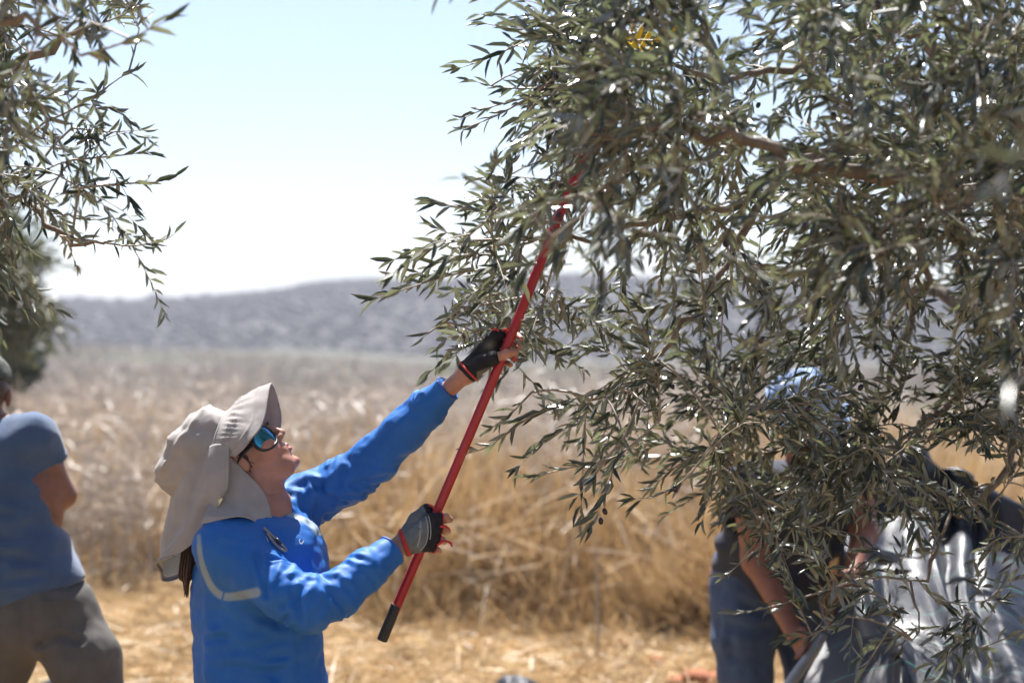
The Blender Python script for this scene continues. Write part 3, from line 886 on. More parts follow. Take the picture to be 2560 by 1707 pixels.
        V = B[:, None] + X[:, None] * (T[:, :, 0] * W[:, None])[..., None] + D[:, None] * (T[:, :, 1] * Ls[:, None])[..., None] + Z[:, None] * (T[:, :, 2] * Ls[:, None])[..., None]
        Vk = V[keep]; nk = len(Vk)
        Fq = (LEAF_F[None] + (np.arange(nk) * 8)[:, None, None]).reshape(-1, 3)
        tag(link("crown", mesh_np("crown", Vk.reshape(-1, 3), Fq), mat, root), kind="stuff")
        tm = []
        for k in range(4):
            me = mesh_np("leaf", LEAF_T[k], LEAF_F); me.materials.append(mat); tm.append(me)
        for i in pick:
            o = bpy.data.objects.new("leaf", tm[kind[i]]); col.objects.link(o)
            o.parent = root; o.matrix_parent_inverse = Matrix.Translation(-Vector(root.location))
            mw = Matrix.Identity(4)
            for r_ in range(3):
                mw[r_][0] = X[i][r_] * W[i]; mw[r_][1] = D[i][r_] * Ls[i]; mw[r_][2] = Z[i][r_] * Ls[i]; mw[r_][3] = B[i][r_]
            o.matrix_basis = mw
        if self.olives:
            bm = bmesh.new(); bmesh.ops.create_uvsphere(bm, u_segments=10, v_segments=7, radius=0.0068)
            for q in bm.verts: q.co.z *= 1.45
            om = bpy.data.meshes.new("olive"); bm.to_mesh(om); bm.free(); om.materials.append(M['olive'])
            om.polygons.foreach_set("use_smooth", np.ones(len(om.polygons), bool))
            for p in self.olives:
                o = bpy.data.objects.new("olive", om); col.objects.link(o); o.parent = root
                o.matrix_parent_inverse = Matrix.Translation(-Vector(root.location))
                o.location = tuple(p); o.rotation_euler = (g.normal(0, 0.3), g.normal(0, 0.3), 0)
        tag(root, label, "tree", group)
        print(name, "leaves", n, "twigs", len(self.twigs), "olives", len(self.olives))
        return root

def in_rows(u, v, vs, us): return u > np.interp(v, vs, us)

# --- the big tree on the right, which is being picked
t1 = Tree(21); t1.sweep = -0.28
tr = np.array([2.35, 4.35, -0.1])
t1.limb([tr, tr + [0.05, 0, 0.5], tr + [-0.05, -0.02, 1.0], tr + [-0.1, 0, 1.5], tr + [0.05, 0.1, 2.3], tr + [0.2, 0.2, 3.0]], [0.20, 0.15, 0.13, 0.12, 0.08, 0.03])
b0 = tr + [-0.07, 0, 1.25]
t1.limb([b0, P(2570, 560, 4.25), P(2440, 455, 4.1), P(2250, 375, 4.0), P(2130, 360, 3.95), P(1950, 430, 3.9), P(1800, 520, 3.85), P(1600, 560, 3.8), P(1400, 620, 3.7)], [0.085, 0.055, 0.042, 0.032, 0.026, 0.018, 0.012, 0.008, 0.004], 44)
t1.limb([tr + [-0.08, 0, 1.6], P(2520, 260, 4.3), P(2380, 150, 4.25), P(2260, 78, 4.2), P(2120, 95, 4.1), P(2030, 150, 4.05), P(1850, 200, 3.8), P(1550, 130, 3.55)], [0.07, 0.035, 0.024, 0.019, 0.016, 0.012, 0.008, 0.004], 40)
t1.limb([P(2440, 455, 4.1), P(2200, 400, 4.0), P(2110, 430, 3.95), P(2105, 560, 3.9), P(2130, 660, 3.9), P(2190, 790, 3.85)], [0.022, 0.016, 0.012, 0.010, 0.008, 0.004], 26)
t1.limb([tr + [-0.02, 0, 1.15], P(2560, 900, 4.4), P(2440, 950, 4.35), P(2330, 1050, 4.3), P(2200, 1120, 4.25), P(1990, 1200, 4.2), P(1870, 1290, 4.15)], [0.05, 0.02, 0.016, 0.012, 0.009, 0.006, 0.003], 30)
t1.limb([tr + [-0.07, -0.05, 1.4], P(2620, 560, 3.5), P(2350, 480, 3.1), P(2000, 400, 2.9), P(1700, 330, 2.85), P(1450, 330, 2.9)], [0.06, 0.03, 0.02, 0.012, 0.008, 0.003], 30)
t1.limb([tr + [-0.04, 0.08, 1.35], P(2400, 760, 5.3), P(2150, 720, 5.6), P(1900, 680, 5.6), P(1700, 650, 5.5)], [0.05, 0.028, 0.018, 0.010, 0.004], 26)
t1.limb([P(1950, 430, 3.9), P(1850, 600, 3.85), P(1720, 800, 3.8), P(1600, 930, 3.75), P(1480, 1000, 3.7)], [0.014, 0.010, 0.008, 0.006, 0.003], 22)
t1.limb([P(2250, 375, 4.0), P(2320, 600, 4.3), P(2260, 850, 4.4), P(2150, 1050, 4.4), P(2080, 1300, 4.3)], [0.02, 0.014, 0.010, 0.007, 0.003], 24)
t1.limb([P(2560, 900, 4.4), P(2520, 1150, 4.1), P(2380, 1300, 4.0), P(2300, 1450, 3.95), P(2280, 1600, 3.95)], [0.014, 0.010, 0.007, 0.005, 0.002], 20)

VS = [-40, 60, 130, 200, 300, 380, 440, 500, 560, 620, 680, 740, 800, 860, 920, 980, 1040, 1100, 1160, 1200, 1260, 1350, 1450, 1550, 1707]
US = [1370, 1350, 1340, 1310, 1320, 1340, 1340, 1260, 1210, 1120, 1060, 1030, 1090, 1150, 1230, 1280, 1320, 1400, 1560, 1720, 1840, 1880, 1930, 2010, 2110]
def right_targets(n):
    g = t1.g; out = []
    while len(out) < n:
        u = g.uniform(950, 2680); v = g.uniform(-140, 1700)
        left = np.interp(v, VS, US)
        if u < left: continue
        w = 1.0
        if v > 1130 and u > 2230: w = 0.16
        elif v > 1330 : w = 0.35
        elif 930 < v and u < 1800: w = 0.50
        elif 600 < v and u < 1350: w = 0.75
        if 640 < v < 1000 and 1350 < u < 1850: w *= 0.7
        if 900 < v < 1090 and 1930 < u < 2110: w *= 0.85
        if v < 600 and 1600 < u < 2150: w *= 0.85
        if v < 760 and u >= 2050: w *= 1.42
        if g.random() > w * 0.7: continue
        inn = np.clip((u - left) / 500, 0, 1)
        if v > 950: Y = g.normal(4.0, 0.22)
        elif v < 720 and g.random() < 0.30 + 0.1 * inn: Y = g.uniform(2.55, 3.3) if u > 1300 else g.uniform(3.1, 3.5)
        else: Y = 3.75 + g.normal(0, 0.10 + 0.25 * inn) + inn * g.random() ** 1.4 * 1.9
        if v > 850 and u > 1650: Y = np.clip(Y, 3.6, 4.55)
        Y = np.clip(Y, 2.5, 6.2)
        out.append(P(u, v, Y))
    return np.array(out)
# the rest of the crown, unseen above the picture, added to cast shade below
def upper_crown(g, c, r, n):
    out = []
    while len(out) < n:
        d = g.normal(size=3); d /= np.linalg.norm(d)
        p = np.array(c) + d * g.random() ** 0.33 * np.array(r)
        if p[2] > CAM_Z + 0.245 * p[1] + 0.08: out.append(p)
    return np.array(out)
# shoots that reach out of the crown
def sprig(t, pts, Y, **k):
    q = [P(p[0], p[1], Y if np.isscalar(Y) else Y[i]) for i, p in enumerate(pts)]
    N = np.concatenate([l[0] for l in t.limbs])
    a = N[int(np.argmin(np.linalg.norm(N - q[0], axis=1)))]
    L = np.linalg.norm(a - q[0])
    if L > 0.02:
        w = resample([a, (a + q[0]) / 2 + np.array([0, 0, 0.10 * L]), q[0]], max(4, int(L / 0.06)))
        t.twigs.append((w, np.linspace(0.0032 + 0.003 * L, 0.0032, len(w))))
    t.shoot(resample(q, 10), 0.0032, **k)
sprig(t1, [(1420, 40), (1330, 95), (1210, 150), (1150, 170)], 3.45, Lf=0.066, leaf_from=0.15, dens=0.75)
sprig(t1, [(1330, 95), (1270, 70), (1215, 60)], 3.45, Lf=0.055, dens=0.7)
sprig(t1, [(1480, 190), (1330, 240), (1220, 270), (1150, 300)], 3.7, Lf=0.05)
sprig(t1, [(1400, 220), (1260, 220), (1175, 200)], 3.75, Lf=0.05)
sprig(t1, [(1330, 240), (1240, 290), (1150, 325)], 3.7, Lf=0.05)
sprig(t1, [(1330, 260), (1300, 330), (1260, 375)], 3.8, Lf=0.045, dens=0.8)
sprig(t1, [(1500, 470), (1400, 455), (1270, 440), (1190, 445)], 3.95, Lf=0.048, dens=0.8)
sprig(t1, [(1420, 560), (1260, 535), (1160, 520), (1085, 505)], 3.5, Lf=0.066, leaf_from=0.1, dens=0.85)
sprig(t1, [(1350, 600), (1180, 600), (1060, 620), (985, 650)], 3.6, Lf=0.062)
sprig(t1, [(1340, 660), (1160, 680), (1020, 720), (945, 745)], 3.6, Lf=0.064)
sprig(t1, [(1230, 620), (1140, 590), (1090, 570)], 3.5, Lf=0.062)
sprig(t1, [(1320, 740), (1180, 770), (1090, 820), (1060, 840)], 3.7, Lf=0.06)
sprig(t1, [(1350, 800), (1200, 850), (1110, 900), (1070, 935)], 3.85, Lf=0.058)
sprig(t1, [(1480, 980), (1330, 1040), (1230, 1110), (1185, 1130)], 3.65, Lf=0.066)
sprig(t1, [(1330, 980), (1270, 1040), (1230, 1070)], 3.75, Lf=0.055)
sprig(t1, [(1650, 1050), (1540, 1140), (1420, 1170), (1330, 1190)], 3.6, Lf=0.066, leaf_from=0.3, dens=0.55)
sprig(t1, [(1600, 1000), (1545, 1130), (1520, 1220), (1480, 1310)], 3.62, Lf=0.066, leaf_from=0.15, dens=1.1)
sprig(t1, [(1560, 1090), (1470, 1210), (1445, 1240)], 3.62, Lf=0.058, leaf_from=0.3, dens=0.55)
sprig(t1, [(1800, 1080), (1720, 1190), (1640, 1240), (1585, 1245)], 3.65, Lf=0.05, leaf_from=0.3, dens=0.7)
sprig(t1, [(1950, 1330), (1870, 1390), (1815, 1440)], 4.0, Lf=0.05, dens=0.7)
sprig(t1, [(2080, 1470), (1950, 1510), (1860, 1530), (1830, 1535)], 4.0, Lf=0.058, leaf_from=0.2, dens=0.6)
sprig(t1, [(2120, 1540), (2020, 1590), (1960, 1600)], 4.0, Lf=0.055)
sprig(t1, [(2230, 1560), (2180, 1640), (2150, 1690)], 3.95, Lf=0.06, leaf_from=0.4, dens=0.5)
sprig(t1, [(2290, 1440), (2330, 1490), (2390, 1530), (2440, 1560)], 3.95, Lf=0.07, leaf_from=0.1, dens=0.75)
sprig(t1, [(2560, 1340), (2500, 1345), (2460, 1370)], 3.8, Lf=0.055)
for q in ((1512, 1278), (1502, 1302), (1474, 1326), (1687, 1222)):
    o_ = P(q[0], q[1], 3.63); t1.olives.append(o_)
    near = np.concatenate([w[0] for w in t1.twigs]); e_ = near[int(np.argmin(np.linalg.norm(near - o_ - [0, 0, 0.02], axis=1)))]
    t1.twigs.append((resample([e_, (e_ + o_) / 2 + [0, 0, 0.012], o_ + [0, 0, 0.009]], 5), np.full(5, 0.0010)))
# a few shoots much nearer the lens on the far right
t1.limb([tr + [0, 0, 2.2], np.array([2.0, 4.8, 3.0]), np.array([1.4, 5.0, 3.4]), np.array([0.9, 5.0, 3.5])], [0.06, 0.04, 0.02, 0.006], 16)
t1.limb([tr + [-0.07, -0.05, 1.5], np.array([1.95, 3.2, 2.25]), np.array([1.45, 2.35, 2.35]), np.array([1.02, 1.75, 2.15])], [0.05, 0.03, 0.018, 0.006], 16)
sprig(t1, [(3000, 200), (2640, 340), (2480, 470)], [1.9, 1.65, 1.5], Lf=0.06, dens=0.4, leaf_from=0.3)
sprig(t1, [(3050, 760), (2700, 850), (2530, 960)], [1.9, 1.6, 1.45], Lf=0.06, dens=0.35, leaf_from=0.3)
t1.grow(np.concatenate([right_targets(640), upper_crown(t1.g, (2.15, 4.7, 3.3), (1.75, 1.7, 0.95), 330), np.array([P(t1.g.uniform(1430, 1640), t1.g.uniform(110, 430), t1.g.uniform(2.95, 3.45)) for _ in range(26)])]), reach=0.42, Lf=0.060, olives=0.006, per=2, dens=0.92)
t1.build("olive_tree", (2.35, 4.35, 0), "large olive tree heavy with silvery leaves, being raked with the red pole", M['leaf'], 300)

# --- the tree whose boughs come in from the left
t2 = Tree(5)
tl = np.array([-2.75, 4.0, -0.1])
t2.limb([tl, tl + [0.05, 0, 0.6], tl + [0.0, 0, 1.2], tl + [-0.1, 0.1, 2.0], tl + [-0.1, 0.1, 3.0]], [0.2, 0.16, 0.13, 0.09, 0.03])
t2.limb([tl + [0, 0, 1.3], P(-120, 420, 3.9), P(0, 500, 3.8), P(60, 500, 3.75), P(150, 590, 3.7), P(260, 610, 3.6)], [0.06, 0.02, 0.012, 0.009, 0.006, 0.003], 24)
t2.limb([tl + [-0.05, 0, 1.7], P(-150, 200, 3.6), P(0, 180, 3.5), P(120, 130, 3.4), P(220, 70, 3.3)], [0.05, 0.018, 0.012, 0.008, 0.003], 22)
t2.limb([tl + [-0.05, 0, 1.5], P(-100, 330, 4.3), P(40, 330, 4.2), P(160, 340, 4.1)], [0.05, 0.016, 0.010, 0.003], 18)
t2.limb([tl + [-0.05, -0.1, 1.9], P(-200, 50, 2.9), P(0, 40, 2.75), P(150, 90, 2.7)], [0.05, 0.016, 0.010, 0.003], 18)
t2.limb([tl + [-0.1, 0.1, 2.2], np.array([-2.3, 4.6, 2.9]), np.array([-1.8, 4.9, 3.3])], [0.05, 0.03, 0.01], 12)
def left_targets(n):
    g = t2.g; out = []
    vs = [-40, 100, 200, 300, 400, 430, 500, 560, 600, 640, 700]; us = [360, 330, 270, 270, 300, 370, 360, 330, 330, 60, 40]
    while len(out) < n:
        u = g.uniform(-260, 430); v = g.uniform(-160, 690)
        m = np.interp(v, vs, us)
        if u > m: continue
        if u > 10 and g.random() > 0.10 + 0.42 * (m - u) / 330: continue
        Y = g.uniform(2.7, 3.2) if (v < 330 and g.random() < 0.35) else g.normal(3.75, 0.3)
        out.append(P(u, v, np.clip(Y, 2.6, 4.5)))
    return np.array(out)
sprig(t2, [(150, 590), (250, 605), (330, 615), (410, 600), (435, 585)], 3.62, Lf=0.06, dens=0.75)
sprig(t2, [(200, 470), (300, 460), (390, 455), (435, 440)], 3.62, Lf=0.06, dens=0.85)
sprig(t2, [(180, 400), (290, 390), (370, 380)], 3.7, Lf=0.06)
sprig(t2, [(180, 320), (270, 330), (355, 325)], 3.8, Lf=0.06, dens=0.7)
sprig(t2, [(170, 280), (250, 230), (300, 195), (330, 180)], 3.8, Lf=0.06, dens=0.7)
sprig(t2, [(200, 140), (300, 110), (370, 75), (410, 55)], 2.75, Lf=0.06, dens=0.8)
sprig(t2, [(150, 90), (250, 60), (330, 25), (360, -20)], 3.3, Lf=0.06, dens=0.8)
t2.grow(np.concatenate([left_targets(125), upper_crown(t2.g, (-2.6, 4.6, 3.2), (1.35, 1.6, 0.95), 260)]), reach=0.36, Lf=0.056, olives=0.003, per=2, dens=0.85)
t2.build("olive_tree", (-2.75, 4.0, 0), "olive tree with dark boughs against the sky over the capped man", M['leaf'], 300)

# --- a third tree, farther back on the left
t3 = Tree(9)
tf = P(-150, 1300, 9.6); tf[2] = -0.1
t3.limb([tf, tf + [0, 0, 0.7], tf + [0.1, 0, 1.4], tf + [0, 0, 2.2]], [0.22, 0.17, 0.13, 0.04])
t3.limb([tf + [0, 0, 0.9], P(-60, 800, 9.5), P(40, 740, 9.4), P(110, 760, 9.4)], [0.09, 0.05, 0.03, 0.01], 16)
t3.limb([tf + [0, 0, 1.1], P(-60, 700, 9.6), P(20, 640, 9.6), P(80, 640, 9.6)], [0.08, 0.04, 0.02, 0.01], 16)
def far_targets(n):
    g = t3.g; out = []
    vs = [480, 560, 620, 660, 700, 740, 770, 800, 850, 875]; us = [20, 50, 90, 110, 90, 110, 150, 140, 110, 40]
    while len(out) < n:
        u = g.uniform(-420, 200); v = g.uniform(420, 880)
        if u > np.interp(v, vs, us): continue
        if u < -40 and g.random() < 0.6: continue
        out.append(P(u, v, g.normal(9.5, 0.4)))
    return np.array(out)
t3.grow(far_targets(230), reach=0.6, Lf=0.075, olives=0, per=3)
t3.build("olive_tree", (tf[0], tf[1], 0), "farther olive tree standing beyond the capped man, its crown low", M['leaf_far'], 0)
# ------------------------------------------------------------------ the woman with the pole
SKIN = np.array([0.37, 0.182, 0.132])
def cols_const(v, c): return np.tile(np.asarray(c, float), (len(v), 1))

# pole axis, very slightly bowed
POLE = [P(956, 1598, 3.60), P(1042, 1397, 3.60), P(1239, 933, 3.60), P(1350, 660, 3.61), P(1466, 370, 3.63), P(1552, 165, 3.65)]

def woman():
    root = empty("person", (P(650, 1700, 3.62)[0], 3.62, 0))
    # head frame
    tilt = math.radians(48); yaw = math.radians(6)
    C = P(611, 1138, 3.62)
    f = np.array([math.cos(tilt) * math.cos(yaw), math.cos(tilt) * math.sin(yaw), math.sin(tilt)])
    up = np.array([-math.sin(tilt) * math.cos(yaw), -math.sin(tilt) * math.sin(yaw), math.cos(tilt)])
    s = np.cross(up, f); s = -s if s[1] > 0 else s            # s points to the camera side
    R = np.array([f, s, up])
    H = lambda a, b, c: C + f * a + s * b + up * c
    shN = P(560, 1362, 3.47); shF = P(742, 1258, 3.78)
    elN = P(772, 1518, 3.40); wrN = P(1000, 1362, 3.555)
    elF = P(925, 1150, 3.72); wrF = P(1160, 938, 3.62)
    neck = P(640, 1290, 3.63)
    hip = P(655, 1760, 3.62)
    side = norm(shN - shF); tors_f = norm(np.array([side[1], -side[0], 0])); tors_f = tors_f if tors_f[0] > 0 else -tors_f
    Rt = np.array([tors_f, norm(np.array([side[0], side[1], 0])), [0, 0, 1.0]])
    chest = (shN + shF) / 2 * 0.5 + hip * 0.5
    chest[2] = 1.17
    kneeN = np.array([hip[0] + 0.06, 3.50, 0.47]); kneeF = np.array([hip[0] - 0.02, 3.76, 0.47])
    ankN = np.array([hip[0] - 0.05, 3.47, 0.09]); ankF = np.array([hip[0] - 0.12, 3.80, 0.09])
    b = Body()
    # skull and face
    b.ell(H(-0.012, 0, 0.028), (0.096, 0.075, 0.098), R, 0.02)
    b.ell(H(0.028, 0, -0.040), (0.058, 0.056, 0.075), R, 0.03)
    b.cone(H(0.052, 0.022, -0.092), H(0.052, -0.022, -0.092), 0.022, 0.022, 0.03)     # chin
    b.ell(H(0.072, 0, -0.106), (0.015, 0.019, 0.013), R, 0.010)
    for q in (1, -1):
        b.cone(H(-0.018, q * 0.052, -0.062), H(0.045, q * 0.026, -0.094), 0.017, 0.016, 0.03)   # jaw
        b.ell(H(0.052, q * 0.040, -0.028), (0.026, 0.022, 0.022), R, 0.025)            # cheek
        b.ell(H(0.075, q * 0.030, 0.026), (0.014, 0.026, 0.010), R, 0.012)             # brow
        b.ell(H(0.093, q * 0.0125, -0.036), (0.012, 0.008, 0.009), R, 0.005)          # nostril wing
        b.sub(H(0.082, q * 0.032, 0.004), (0.012, 0.016, 0.010), R, 0.014)             # eye socket
        b.ell(H(0.070, q * 0.032, 0.004), (0.012, 0.013, 0.011), R, 0.004)             # eyeball
        b.ell(H(-0.012, q * 0.076, -0.005), (0.018, 0.008, 0.030), R, 0.008)           # ear
    b.cone(H(0.086, 0, 0.016), H(0.104, 0, -0.028), 0.0075, 0.0095, 0.010)             # nose
    b.ell(H(0.105, 0, -0.033), (0.0095, 0.009, 0.008), R, 0.006)
    for q in (1, -1): b.sub(H(0.099, q * 0.0075, -0.044), (0.006, 0.0035, 0.004), R, 0.002)
    b.cone(H(0.074, 0.016, -0.063), H(0.074, -0.016, -0.063), 0.0150, 0.0150, 0.014)   # muzzle
    b.cone(H(0.0905, 0.012, -0.061), H(0.0905, -0.012, -0.061), 0.0056, 0.0056, 0.004)   # upper lip
    b.cone(H(0.0890, 0.011, -0.0740), H(0.0890, -0.011, -0.0740), 0.0062, 0.0062, 0.003)
    b.sub(H(0.095, 0, -0.0672), (0.010, 0.020, 0.0016), R, 0.002)
    # neck and trunk
    b.cone(neck + [0.0, 0, -0.03], H(-0.045, 0, -0.050), 0.050, 0.048, 0.03)
    b.cone(neck + [0.018, 0, -0.03], H(-0.018, 0, -0.080), 0.038, 0.033, 0.025)
    b.cone(shN, shF, 0.040, 0.040, 0.04)
    b.ell(chest + [0, 0, 0.02], (0.100, 0.145, 0.19), Rt, 0.06)
    b.ell(hip + [0, 0, 0.10], (0.10, 0.135, 0.17), Rt, 0.06)
    b.cone(hip + Rt[1] * 0.08, kneeN, 0.085, 0.055, 0.04).cone(kneeN, ankN, 0.055, 0.036, 0.03)
    b.cone(hip - Rt[1] * 0.08, kneeF, 0.085, 0.055, 0.04).cone(kneeF, ankF, 0.055, 0.036, 0.03)
    for a in (ankN, ankF): b.cone(a + [-0.03, 0, -0.045], a + [0.14, 0, -0.06], 0.036, 0.028, 0.03)
    # arms
    b.chain([shN, elN, wrN], [0.046, 0.033, 0.0225], 0.03)
    b.chain([shF, elF, wrF], [0.046, 0.030, 0.0215], 0.03)
    # near hand: back to the camera, closed round the pole
    palmN = [P(1034, 1322, 3.565), P(1038, 1345, 3.562), P(1040, 1366, 3.565)]
    mcpN = [P(1080, 1296, 3.568), P(1083, 1318, 3.563), P(1079, 1342, 3.563), P(1070, 1364, 3.566)]
    pipN = [P(1115, 1292, 3.578), P(1112, 1322, 3.574), P(1105, 1349, 3.574), P(1093, 1374, 3.578)]
    dipN = [P(1124, 1298, 3.603), P(1118, 1326, 3.604), P(1110, 1353, 3.604), P(1097, 1377, 3.604)]
    tipN = [P(1105, 1304, 3.622), P(1096, 1330, 3.625), P(1086, 1356, 3.625), P(1074, 1379, 3.622)]
    for m_ in mcpN: b.cone(wrN + (m_ - wrN) * 0.12, m_, 0.019, 0.0125, 0.016)
    for q in range(4):
        r0 = [0.0095, 0.0098, 0.0092, 0.0082][q]
        b.chain([mcpN[q], pipN[q], dipN[q], tipN[q]], [r0 * 1.12, r0, r0 * 0.9, r0 * 0.8], 0.004)
    thN = [P(1014, 1346, 3.578), P(1040, 1302, 3.592), P(1066, 1276, 3.606), P(1092, 1281, 3.624), P(1108, 1290, 3.626)]
    b.chain(thN, [0.018, 0.0145, 0.0115, 0.0105, 0.0085], 0.008)
    # far hand: raised, thumb across the near side of the pole
    mcpF = [P(1236, 838, 3.612), P(1229, 862, 3.618), P(1222, 886, 3.622), P(1214, 910, 3.622)]
    pipF = [P(1268, 833, 3.634), P(1264, 857, 3.640), P(1256, 881, 3.640), P(1245, 904, 3.638)]
    dipF = [P(1294, 838, 3.632), P(1289, 862, 3.634), P(1280, 885, 3.634), P(1268, 908, 3.633)]
    tipF = [P(1302, 846, 3.608), P(1298, 868, 3.606), P(1289, 892, 3.606), P(1277, 913, 3.608)]
    for m_ in mcpF: b.cone(wrF + (m_ - wrF) * 0.10, m_, 0.0195, 0.0125, 0.016)
    for q in range(4):
        r0 = [0.0092, 0.0096, 0.0092, 0.0082][q]
        b.chain([mcpF[q], pipF[q], dipF[q], tipF[q]], [r0 * 1.12, r0, r0 * 0.9, r0 * 0.8], 0.004)
    thF = [P(1182, 928, 3.604), P(1206, 908, 3.590), P(1236, 894, 3.580), P(1266, 885, 3.578), P(1290, 880, 3.583)]
    b.chain(thF, [0.019, 0.0165, 0.0125, 0.0110, 0.0085], 0.008)
    # fine grid over head and hands, coarse below
    h = 0.0032
    xs = np.arange(-0.93, 0.06, h); ys = np.arange(3.30, 3.90, h)
    zs = np.concatenate([np.arange(-0.02, 0.86, 0.014), np.arange(0.86, 1.80, h)])
    v, fc = b.mesh(h, [xs.astype(np.float32), ys.astype(np.float32), zs.astype(np.float32)], 2)
    c = cols_const(v, SKIN)
    L = (v - C) @ R.T
    lip = (np.exp(-(((L[:, 0] - 0.092) / 0.010) ** 2 + (L[:, 1] / 0.017) ** 4 + ((L[:, 2] + 0.067) / 0.0115) ** 4)))[:, None]
    c = c * (1 - 0.85 * lip) + np.array([0.20, 0.022, 0.035]) * 0.85 * lip
    flush = np.exp(-(((L[:, 0] - 0.06) / 0.04) ** 2 + ((np.abs(L[:, 1]) - 0.045) / 0.02) ** 2 + ((L[:, 2] + 0.035) / 0.022) ** 2))[:, None]
    c = c * (1 - 0.35 * flush) + np.array([0.38, 0.12, 0.085]) * 0.35 * flush
    hairline = ((L[:, 2] > 0.055 - 0.6 * (L[:, 0] - 0.06)) & (L[:, 2] > -0.06) & (L[:, 0] < 0.085) & (np.linalg.norm(L, axis=1) < 0.16)) | ((L[:, 0] < -0.035) & (L[:, 2] > -0.07) & (np.linalg.norm(L, axis=1) < 0.16))
    c = np.where(hairline[:, None], np.array([0.05, 0.022, 0.012]), c)
    for tp in tipN + tipF + [thN[-1], thF[-1]]:
        w_ = np.exp(-(np.linalg.norm(v - tp, axis=1) / 0.014) ** 2)[:, None]
        c = c * (1 - 0.25 * w_) + np.array([0.55, 0.23, 0.18]) * 0.25 * w_
    # neck and knuckle creases
    n = vnormals(v, fc)
    lines = []
    for q in (0.25, 0.5, 0.75):
        p0 = H(0.0, 0, -0.085) * (1 - q) + (neck + [0.05, 0, 0.0]) * q
        lines.append(np.array([p0 + [0.03 * math.cos(a), -0.06 * math.sin(a), -0.01] for a in np.linspace(-0.5, 1.4, 6)]))
    for a_, b_ in ((thF[3], thF[2]),):
        for k_ in (0.0, 0.12): 
            o_ = a_ + (b_ - a_) * k_
            lines.append(np.array([o_ + np.array([0.0, -0.011, 0.0]) + np.array([0.002, 0, 0.009]) * t for t in (-1, 0, 1)]))
    v = crease(v, n, lines, 0.0012, 0.004)
    me = mesh_np("body", v, fc); set_col(me, c)
    link("body", me, M['skin'], root)

    # ---------------- shirt
    sb = Body()
    BLUE = np.array([0.014, 0.114, 0.40])
    sb.cone(shN, shF, 0.060, 0.060, 0.06)
    sb.cone(shN + [0.0, 0.02, -0.01], P(620, 1420, 3.52), 0.068, 0.08, 0.06)
    # trunk as a stack of ellipsoids following the outline
    for (u0, u1, vv, dy) in ((520, 760, 1345, 0.165), (487, 800, 1420, 0.165), (484, 812, 1480, 0.16), (486, 802, 1540, 0.155), (494, 797, 1600, 0.15), (498, 800, 1660, 0.155), (496, 816, 1720, 0.165), (486, 834, 1790, 0.185)):
        a0, a1 = P(u0, vv, 3.62), P(u1, vv, 3.62)
        rx = (a1[0] - a0[0]) / 2
        sb.ell((a0 + a1) / 2, (rx, dy, 0.075), None, 0.05)
    sb.ell(P(755, 1395, 3.60), (0.045, 0.10, 0.075), None, 0.08)
    # sleeves
    upN = [shN + [0, 0, 0.0], P(640, 1432, 3.435), P(705, 1478, 3.41), elN, P(850, 1482, 3.445), P(920, 1424, 3.49), P(982, 1374, 3.535)]
    sb.chain(upN, [0.062, 0.058, 0.057, 0.056, 0.052, 0.045, 0.0395], 0.03)
    upF = [shF, P(790, 1240, 3.77), P(872, 1196, 3.745), P(940, 1145, 3.72), P(1010, 1082, 3.69), P(1065, 1022, 3.665), P(1122, 969, 3.64)]
    sb.chain(upF, [0.066, 0.062, 0.057, 0.054, 0.050, 0.043, 0.0345], 0.03)
    sb.cone(P(722, 1270, 3.74), P(670, 1290, 3.66), 0.060, 0.055, 0.05)
    # cuffs, neckline and hem are cut open
    cufN = P(981, 1374, 3.535); dN = norm(P(982, 1374, 3.535) - P(920, 1424, 3.49)); sb.cut(cufN, dN, 0.09)
    cufF = P(1121, 969, 3.64); dF = norm(P(1122, 969, 3.64) - P(1065, 1022, 3.665)); sb.cut(cufF, dF, 0.08)
    nk = P(660, 1284, 3.61); nn = norm([0.42, -0.12, 1.0]); sb.cut(nk + [0, 0, 0.002], nn, 0.066)
    sb.cut(np.array([0, 0, 0.80]), [0, 0, -1.0], 9)
    xs = np.arange(-0.93, 0.02, 0.0042); ys = np.arange(3.30, 3.90, 0.0042); zs = np.arange(0.78, 1.72, 0.0042)
    v, fc = sb.mesh(0.0042, [a.astype(np.float32) for a in (xs, ys, zs)], 2)
    n = vnormals(v, fc)
    g = np.random.default_rng(3)
    lines = []; amp = []; wid_ = []
    def rings(chain, rad, t0, t1, cnt, A, span=(0.8, 2.2), skew=0.35):
        cp = resample(chain, 60)
        for _ in range(cnt):
            t = g.uniform(t0, t1); i = int(t * 58); tan = norm(cp[i + 1] - cp[i])
            a = norm(np.cross(tan, [0, 1, 0.1])); bb = np.cross(tan, a)
            r = np.interp(t, np.linspace(0, 1, len(rad)), rad)
            ph = g.uniform(0, 6.28); sp = g.uniform(*span); sk = g.normal(0, skew)
            lines.append(np.array([cp[i] + r * (a * math.cos(q) + bb * math.sin(q)) + tan * sk * (q - ph) * r for q in np.linspace(ph, ph + sp, 7)]))
            amp.append(A * g.uniform(0.3, 1.1)); wid_.append(g.uniform(0.0055, 0.012))
    rings(upF, [0.062, 0.060, 0.057, 0.054, 0.050, 0.043, 0.031], 0.02, 0.45, 22, 0.0062, skew=0.8)
    rings(upF, [0.062, 0.060, 0.057, 0.054, 0.050, 0.043, 0.031], 0.35, 0.97, 36, 0.0026)
    rings(upN, [0.068, 0.063, 0.060, 0.058, 0.053, 0.046, 0.0395], 0.36, 0.64, 18, 0.0058, skew=0.7)
    rings(upN, [0.068, 0.063, 0.060, 0.058, 0.053, 0.046, 0.0395], 0.60, 0.97, 26, 0.0028)
    rings(upN, [0.068, 0.063, 0.060, 0.058, 0.053, 0.046, 0.0395], 0.05, 0.40, 12, 0.0042, skew=1.0)
